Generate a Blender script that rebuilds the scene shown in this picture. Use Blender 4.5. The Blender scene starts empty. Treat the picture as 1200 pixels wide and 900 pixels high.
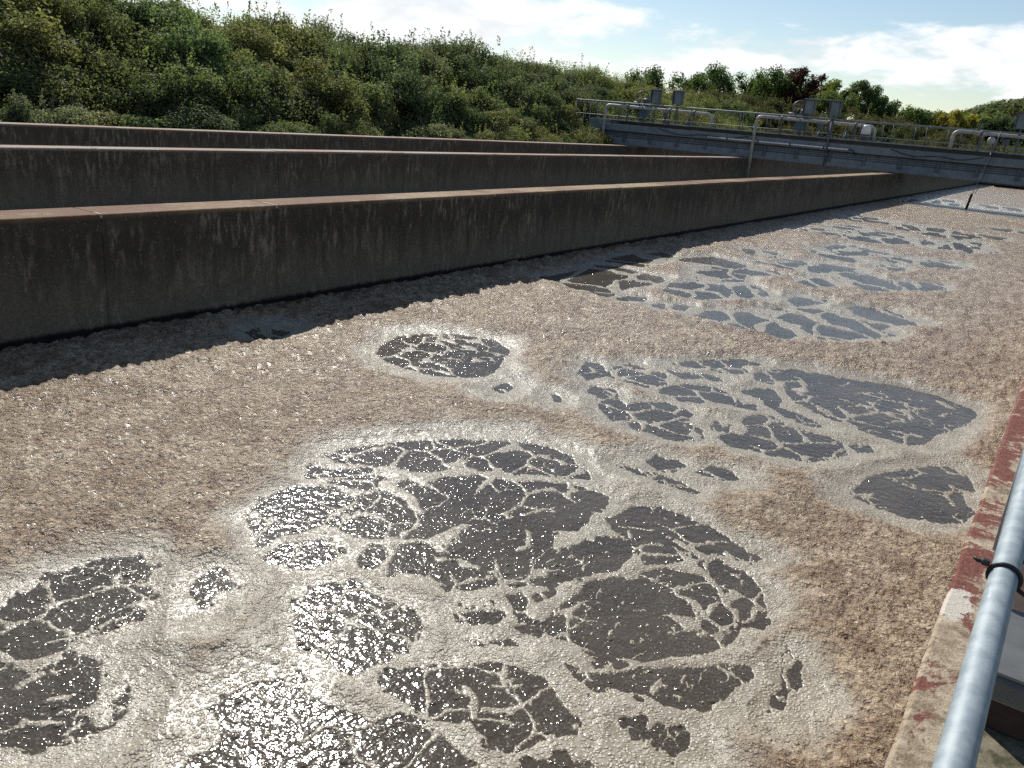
import bpy, math, random
import numpy as np
from mathutils import Vector, Matrix

random.seed(7)
rng = np.random.default_rng(7)
scene = bpy.context.scene
COL = scene.collection
R = math.radians

# ---------------------------------------------------------------- camera
cam_data = bpy.data.cameras.new("camera")
cam = bpy.data.objects.new("camera", cam_data)
COL.objects.link(cam)
cam_data.sensor_fit = 'HORIZONTAL'
cam_data.sensor_width = 36.0
cam_data.lens = 36.0 * 950.79 / 1200.0
cam_data.clip_start = 0.05
cam_data.clip_end = 6000.0
rx, ry, rz = (0.81436, 0.57457, 0.0818), (-0.2468, 0.21529, 0.94485), (-0.52528, 0.78963, -0.31713)
cam.matrix_world = Matrix(((rx[0], ry[0], -rz[0], 0.0),
                           (rx[1], ry[1], -rz[1], 0.0),
                           (rx[2], ry[2], -rz[2], 3.6),
                           (0, 0, 0, 1)))
scene.camera = cam

# ---------------------------------------------------------------- light
SUN_HEADING, SUN_ELEV = R(50.5), R(39.5)      # heading counted from +Y towards -X
sun_dir = Vector((-math.sin(SUN_HEADING) * math.cos(SUN_ELEV),
                  math.cos(SUN_HEADING) * math.cos(SUN_ELEV), math.sin(SUN_ELEV)))
sun_data = bpy.data.lights.new("sun", 'SUN')
sun_data.energy = 4.6
sun_data.angle = R(0.53)
sun_data.color = (1.0, 0.955, 0.88)
sun = bpy.data.objects.new("sun", sun_data)
sun.rotation_euler = sun_dir.to_track_quat('Z', 'Y').to_euler()
sun.location = (-60, 60, 70)
COL.objects.link(sun)

scene.view_settings.view_transform = 'Standard'
scene.view_settings.look = 'None'
scene.view_settings.exposure = 0.32
scene.view_settings.gamma = 1.0
scene.view_settings.use_curve_mapping = False
scene.cycles.max_bounces = 6
scene.cycles.use_denoising = False


# ---------------------------------------------------------------- node helper
class Nodes:
    def __init__(self, tree):
        self.t = tree
        self.n = tree.nodes
        self.l = tree.links
        self.n.clear()

    def add(self, kind, ins=None, **props):
        nd = self.n.new(kind)
        for k, v in props.items():
            setattr(nd, k, v)
        for k, v in (ins or {}).items():
            self.put(nd.inputs[k], v)
        return nd

    def put(self, sock, v):
        if isinstance(v, bpy.types.NodeSocket):
            self.l.new(v, sock)
        else:
            sock.default_value = v

    def math(self, op, a, b=0.0, c=0.0, clamp=False):
        nd = self.n.new('ShaderNodeMath')
        nd.operation = op
        nd.use_clamp = clamp
        for i, v in enumerate((a, b, c)):
            self.put(nd.inputs[i], v)
        return nd.outputs[0]

    def ramp(self, v, lo, hi, a=0.0, b=1.0):
        nd = self.add('ShaderNodeMapRange', {0: v, 1: lo, 2: hi, 3: a, 4: b}, interpolation_type='SMOOTHSTEP')
        return nd.outputs[0]

    def mix(self, f, a, b, mode='MIX'):
        nd = self.n.new('ShaderNodeMix')
        nd.data_type = 'RGBA'
        nd.blend_type = mode
        self.put(nd.inputs[0], f)
        self.put(nd.inputs[6], a if not isinstance(a, tuple) else (*a[:3], 1))
        self.put(nd.inputs[7], b if not isinstance(b, tuple) else (*b[:3], 1))
        return nd.outputs[2]

    def noise(self, vec, scale, detail=4.0, rough=0.55, dist=0.0):
        return self.add('ShaderNodeTexNoise', {'Vector': vec, 'Scale': scale, 'Detail': detail,
                                               'Roughness': rough, 'Distortion': dist}).outputs['Fac']

    def voro(self, vec, scale, out='Distance', feature='F1', rand=1.0):
        return self.add('ShaderNodeTexVoronoi', {'Vector': vec, 'Scale': scale, 'Randomness': rand},
                        feature=feature).outputs[out]

    def pos(self):
        return self.add('ShaderNodeNewGeometry').outputs['Position']

    def scaled(self, vec, s):
        return self.add('ShaderNodeVectorMath', {0: vec, 1: s}, operation='MULTIPLY').outputs[0]

    def bump(self, h, strength, distance, normal=None):
        nd = self.add('ShaderNodeBump', {'Strength': strength, 'Distance': distance, 'Height': h})
        if normal is not None:
            self.l.new(normal, nd.inputs['Normal'])
        return nd.outputs[0]

    def out(self, shader):
        o = self.n.new('ShaderNodeOutputMaterial')
        self.l.new(shader, o.inputs[0])


def material(name):
    m = bpy.data.materials.new(name)
    m.use_nodes = True
    return m, Nodes(m.node_tree)


def principled(n, color, rough=0.6, metal=0.0, spec=0.5, normal=None, **kw):
    nd = n.n.new('ShaderNodeBsdfPrincipled')
    n.put(nd.inputs['Base Color'], (*color[:3], 1) if isinstance(color, tuple) else color)
    n.put(nd.inputs['Roughness'], rough)
    n.put(nd.inputs['Metallic'], metal)
    n.put(nd.inputs['Specular IOR Level'], spec)
    if normal is not None:
        n.put(nd.inputs['Normal'], normal)
    for k, v in kw.items():
        n.put(nd.inputs[k], v)
    return nd.outputs[0]


# ---------------------------------------------------------------- sky
world = bpy.data.worlds.new("World")
scene.world = world
world.use_nodes = True
w = Nodes(world.node_tree)
sky = w.add('ShaderNodeTexSky', sky_type='NISHITA', sun_disc=False, sun_elevation=SUN_ELEV,
            sun_rotation=-SUN_HEADING, altitude=60.0, air_density=1.0, dust_density=0.25, ozone_density=1.5)
gen = w.add('ShaderNodeTexCoord').outputs['Generated']
sep = w.add('ShaderNodeSeparateXYZ', {0: gen})
zc = w.math('MAXIMUM', sep.outputs['Z'], 0.0)
den = w.math('ADD', zc, 0.26)
px = w.math('DIVIDE', sep.outputs['X'], den)
py = w.math('DIVIDE', sep.outputs['Y'], den)
cv = w.add('ShaderNodeCombineXYZ', {0: w.math('ADD', px, 3.1), 1: w.math('ADD', py, 0.6), 2: 1.7}).outputs[0]
c1 = w.noise(cv, 1.15, 7.0, 0.58, 0.3)
c2 = w.noise(cv, 4.2, 7.0, 0.60, 0.25)
cl = w.math('ADD', w.math('MULTIPLY', c1, 0.66), w.math('MULTIPLY', c2, 0.34))
band = w.math('MULTIPLY', w.ramp(sep.outputs['Z'], 0.035, 0.075), w.ramp(sep.outputs['Z'], 0.135, 0.095))
cover = w.ramp(w.math('ADD', cl, w.math('MULTIPLY', band, 0.13)), 0.565, 0.665)
cover = w.math('MULTIPLY', cover, w.ramp(sep.outputs['Z'], -0.02, 0.05))
shade = w.ramp(c2, 0.35, 0.65, 9.0, 12.0)
cloud = w.add('ShaderNodeCombineColor', {0: shade, 1: shade, 2: w.math('MULTIPLY', shade, 1.02)}).outputs[0]
sky_col = w.mix(w.math('MULTIPLY', cover, 0.85), sky.outputs[0], cloud)
bg = w.add('ShaderNodeBackground', {0: sky_col, 1: 0.08})
wo = w.n.new('ShaderNodeOutputWorld')
w.l.new(bg.outputs[0], wo.inputs[0])


# ---------------------------------------------------------------- mesh helpers
class MB:
    """collects shapes, links them as one mesh object"""

    def __init__(self):
        self.v, self.f, self.smooth = [], [], []

    def add(self, verts, faces, smooth=False):
        o = len(self.v)
        self.v += [tuple(p) for p in verts]
        self.f += [tuple(o + i for i in fc) for fc in faces]
        self.smooth += [smooth] * len(faces)
        return self

    def box(self, x0, x1, y0, y1, z0, z1, b=0.0):
        """box with its edges chamfered by b"""
        if b <= 0:
            v = [(x, y, z) for z in (z0, z1) for y in (y0, y1) for x in (x0, x1)]
            return self.add(v, [(0, 2, 3, 1), (4, 5, 7, 6), (0, 1, 5, 4), (2, 6, 7, 3), (0, 4, 6, 2), (1, 3, 7, 5)])
        xs, ys, zs = (x0, x0 + b, x1 - b, x1), (y0, y0 + b, y1 - b, y1), (z0, z0 + b, z1 - b, z1)
        idx, v = {}, []

        def pt(i, j, k):
            if (i, j, k) not in idx:
                idx[(i, j, k)] = len(v)
                v.append((xs[i], ys[j], zs[k]))
            return idx[(i, j, k)]
        f = []
        for s in (0, 3):
            q = [pt(s, 1, 1), pt(s, 2, 1), pt(s, 2, 2), pt(s, 1, 2)]
            f.append(q if s else q[::-1])
            q = [pt(1, s, 1), pt(1, s, 2), pt(2, s, 2), pt(2, s, 1)]
            f.append(q if s else q[::-1])
            q = [pt(1, 1, s), pt(2, 1, s), pt(2, 2, s), pt(1, 2, s)]
            f.append(q if s else q[::-1])
        for a in (0, 3):
            for c in (0, 3):
                ai, ci = (1 if a == 0 else 2), (1 if c == 0 else 2)
                q = [pt(a, ci, 1), pt(a, ci, 2), pt(ai, c, 2), pt(ai, c, 1)]
                f.append(q)
                q = [pt(a, 1, ci), pt(a, 2, ci), pt(ai, 2, c), pt(ai, 1, c)]
                f.append(q)
                q = [pt(1, a, ci), pt(2, a, ci), pt(2, ai, c), pt(1, ai, c)]
                f.append(q)
                for d in (0, 3):
                    di = 1 if d == 0 else 2
                    f.append([pt(a, ci, di), pt(ai, c, di), pt(ai, ci, d)])
        return self.add(v, f)

    def tube(self, pts, r, n=10, cap=True):
        pts = [Vector(p) for p in pts]
        m = len(pts)
        rs = r if isinstance(r, (list, tuple)) else [r] * m
        ring, faces = [], []
        d0 = (pts[1] - pts[0]).normalized()
        up = Vector((0, 0, 1)) if abs(d0.z) < 0.9 else Vector((1, 0, 0))
        a = d0.cross(up).normalized()
        for i in range(m):
            d = (pts[min(i + 1, m - 1)] - pts[max(i - 1, 0)]).normalized()
            a = (a - d * a.dot(d)).normalized()
            b = d.cross(a)
            for k in range(n):
                t = 2 * math.pi * k / n
                ring.append(pts[i] + (a * math.cos(t) + b * math.sin(t)) * rs[i])
        for i in range(m - 1):
            for k in range(n):
                k2 = (k + 1) % n
                faces.append((i * n + k, i * n + k2, (i + 1) * n + k2, (i + 1) * n + k))
        self.add(ring, faces, True)
        if cap:
            o = len(self.v) - len(ring)
            self.f.append(tuple(o + k for k in range(n))[::-1])
            self.f.append(tuple(o + (m - 1) * n + k for k in range(n)))
            self.smooth += [False, False]
        return self

    def lathe(self, prof, centre, axis=(0, 0, 1), n=16):
        ax = Vector(axis).normalized()
        q = ax.to_track_quat('Z', 'Y')
        v, f = [], []
        for (r, z) in prof:
            for k in range(n):
                t = 2 * math.pi * k / n
                v.append(Vector(centre) + q @ Vector((r * math.cos(t), r * math.sin(t), z)))
        for i in range(len(prof) - 1):
            for k in range(n):
                k2 = (k + 1) % n
                f.append((i * n + k, i * n + k2, (i + 1) * n + k2, (i + 1) * n + k))
        f.append(tuple(range(n))[::-1])
        f.append(tuple((len(prof) - 1) * n + k for k in range(n)))
        return self.add(v, f, True)

    def torus(self, centre, axis, r_big, r_small, n=20, k=6):
        q = Vector(axis).normalized().to_track_quat('Z', 'Y')
        v, f = [], []
        for i in range(n):
            t = 2 * math.pi * i / n
            for j in range(k):
                p = 2 * math.pi * j / k
                rr = r_big + r_small * math.cos(p)
                v.append(Vector(centre) + q @ Vector((rr * math.cos(t), rr * math.sin(t), r_small * math.sin(p))))
        for i in range(n):
            for j in range(k):
                f.append((i * k + j, ((i + 1) % n) * k + j, ((i + 1) % n) * k + (j + 1) % k, i * k + (j + 1) % k))
        return self.add(v, f, True)

    def mesh(self, name, mat):
        me = bpy.data.meshes.new(name)
        me.from_pydata(self.v, [], self.f)
        me.polygons.foreach_set('use_smooth', self.smooth)
        if mat:
            me.materials.append(mat)
        me.update()
        return me

    def build(self, name, mat, parent=None, origin=None):
        if origin is not None:
            o3 = Vector(origin)
            self.v = [tuple(Vector(p) - o3) for p in self.v]
        o = bpy.data.objects.new(name, self.mesh(name, mat))
        COL.objects.link(o)
        if origin is not None:
            o.location = origin
        if parent:
            o.parent = parent
            o.matrix_parent_inverse = Matrix.Translation(-parent.location)
        return o


def tag(o, label=None, cat=None, group=None, kind=None):
    if label:
        o['label'] = label
    if cat:
        o['category'] = cat
    if group:
        o['group'] = group
    if kind:
        o['kind'] = kind
    return o


def thing(name, loc, label, cat, group=None):
    o = bpy.data.objects.new(name, None)
    o.empty_display_size = 0.3
    o.location = loc
    COL.objects.link(o)
    return tag(o, label, cat, group)


def sub(name, mesh, parent, loc=(0, 0, 0)):
    """child given in its parent's own space"""
    o = bpy.data.objects.new(name, mesh)
    COL.objects.link(o)
    o.parent = parent
    o.location = loc
    return o


def copy_tree(o, parent=None):
    c = o.copy()
    COL.objects.link(c)
    if parent:
        c.parent = parent
    for ch in list(o.children):
        copy_tree(ch, c)
    return c


def grid_mesh(name, verts, quads, mat, smooth=True, attrs=None):
    me = bpy.data.meshes.new(name)
    me.vertices.add(len(verts))
    me.vertices.foreach_set('co', np.ascontiguousarray(verts, dtype=np.float32).ravel())
    me.loops.add(quads.size)
    me.loops.foreach_set('vertex_index', np.ascontiguousarray(quads, dtype=np.int32).ravel())
    k = quads.shape[1]
    me.polygons.add(len(quads))
    me.polygons.foreach_set('loop_start', np.arange(0, quads.size, k, dtype=np.int32))
    me.polygons.foreach_set('use_smooth', np.full(len(quads), smooth))
    for an, av in (attrs or {}).items():
        a = me.attributes.new(an, 'FLOAT', 'POINT')
        a.data.foreach_set('value', np.ascontiguousarray(av, dtype=np.float32))
    me.materials.append(mat)
    me.update(calc_edges=True)
    me.validate()
    return me


# ---------------------------------------------------------------- numpy noise
def hash2(ix, iy, s):
    h = (ix.astype(np.int64) * 374761393 + iy.astype(np.int64) * 668265263 + s * 974711) & 0x7fffffff
    h = ((h ^ (h >> 13)) * 1274126177) & 0x7fffffff
    h = ((h ^ (h >> 16)) * 2246822519) & 0x7fffffff
    return (h & 0xffffff) / float(0xffffff)


def vnoise(x, y, s=0):
    ix, iy = np.floor(x), np.floor(y)
    fx, fy = x - ix, y - iy
    fx, fy = fx * fx * (3 - 2 * fx), fy * fy * (3 - 2 * fy)
    a, b = hash2(ix, iy, s), hash2(ix + 1, iy, s)
    c, d = hash2(ix, iy + 1, s), hash2(ix + 1, iy + 1, s)
    return (a * (1 - fx) + b * fx) * (1 - fy) + (c * (1 - fx) + d * fx) * fy


def fbm(x, y, s=0, octaves=4, gain=0.5):
    t, amp, tot = np.zeros_like(x), 1.0, 0.0
    for o in range(octaves):
        t += amp * vnoise(x * 2 ** o + 17.3 * o, y * 2 ** o - 9.1 * o, s + o)
        tot += amp
        amp *= gain
    return t / tot * 2 - 1


def cells(x, y, s=0):
    """nearest and second nearest feature distance, id of the nearest"""
    ix, iy = np.floor(x), np.floor(y)
    f1 = np.full_like(x, 9.0)
    f2 = np.full_like(x, 9.0)
    cid = np.zeros_like(x)
    for dx in (-1, 0, 1):
        for dy in (-1, 0, 1):
            jx, jy = ix + dx, iy + dy
            d = np.hypot(jx + hash2(jx, jy, s) - x, jy + hash2(jx, jy, s + 50) - y)
            near = d < f1
            f2 = np.where(near, f1, np.minimum(f2, d))
            cid = np.where(near, hash2(jx, jy, s + 90), cid)
            f1 = np.where(near, d, f1)
    return f1, f2, cid


def sstep(v, a, b):
    t = np.clip((v - a) / (b - a), 0, 1)
    return t * t * (3 - 2 * t)


# ---------------------------------------------------------------- measures
X1, X2, X3 = -11.20, -21.81, -31.19        # near faces of the three division walls
XR = -0.09                                 # inner face of the wall the viewer stands on
ZT = 1.775                                 # top of every wall above the foam
YEND = 112.0
YB = 62.0                                  # near face of the footbridge

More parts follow.
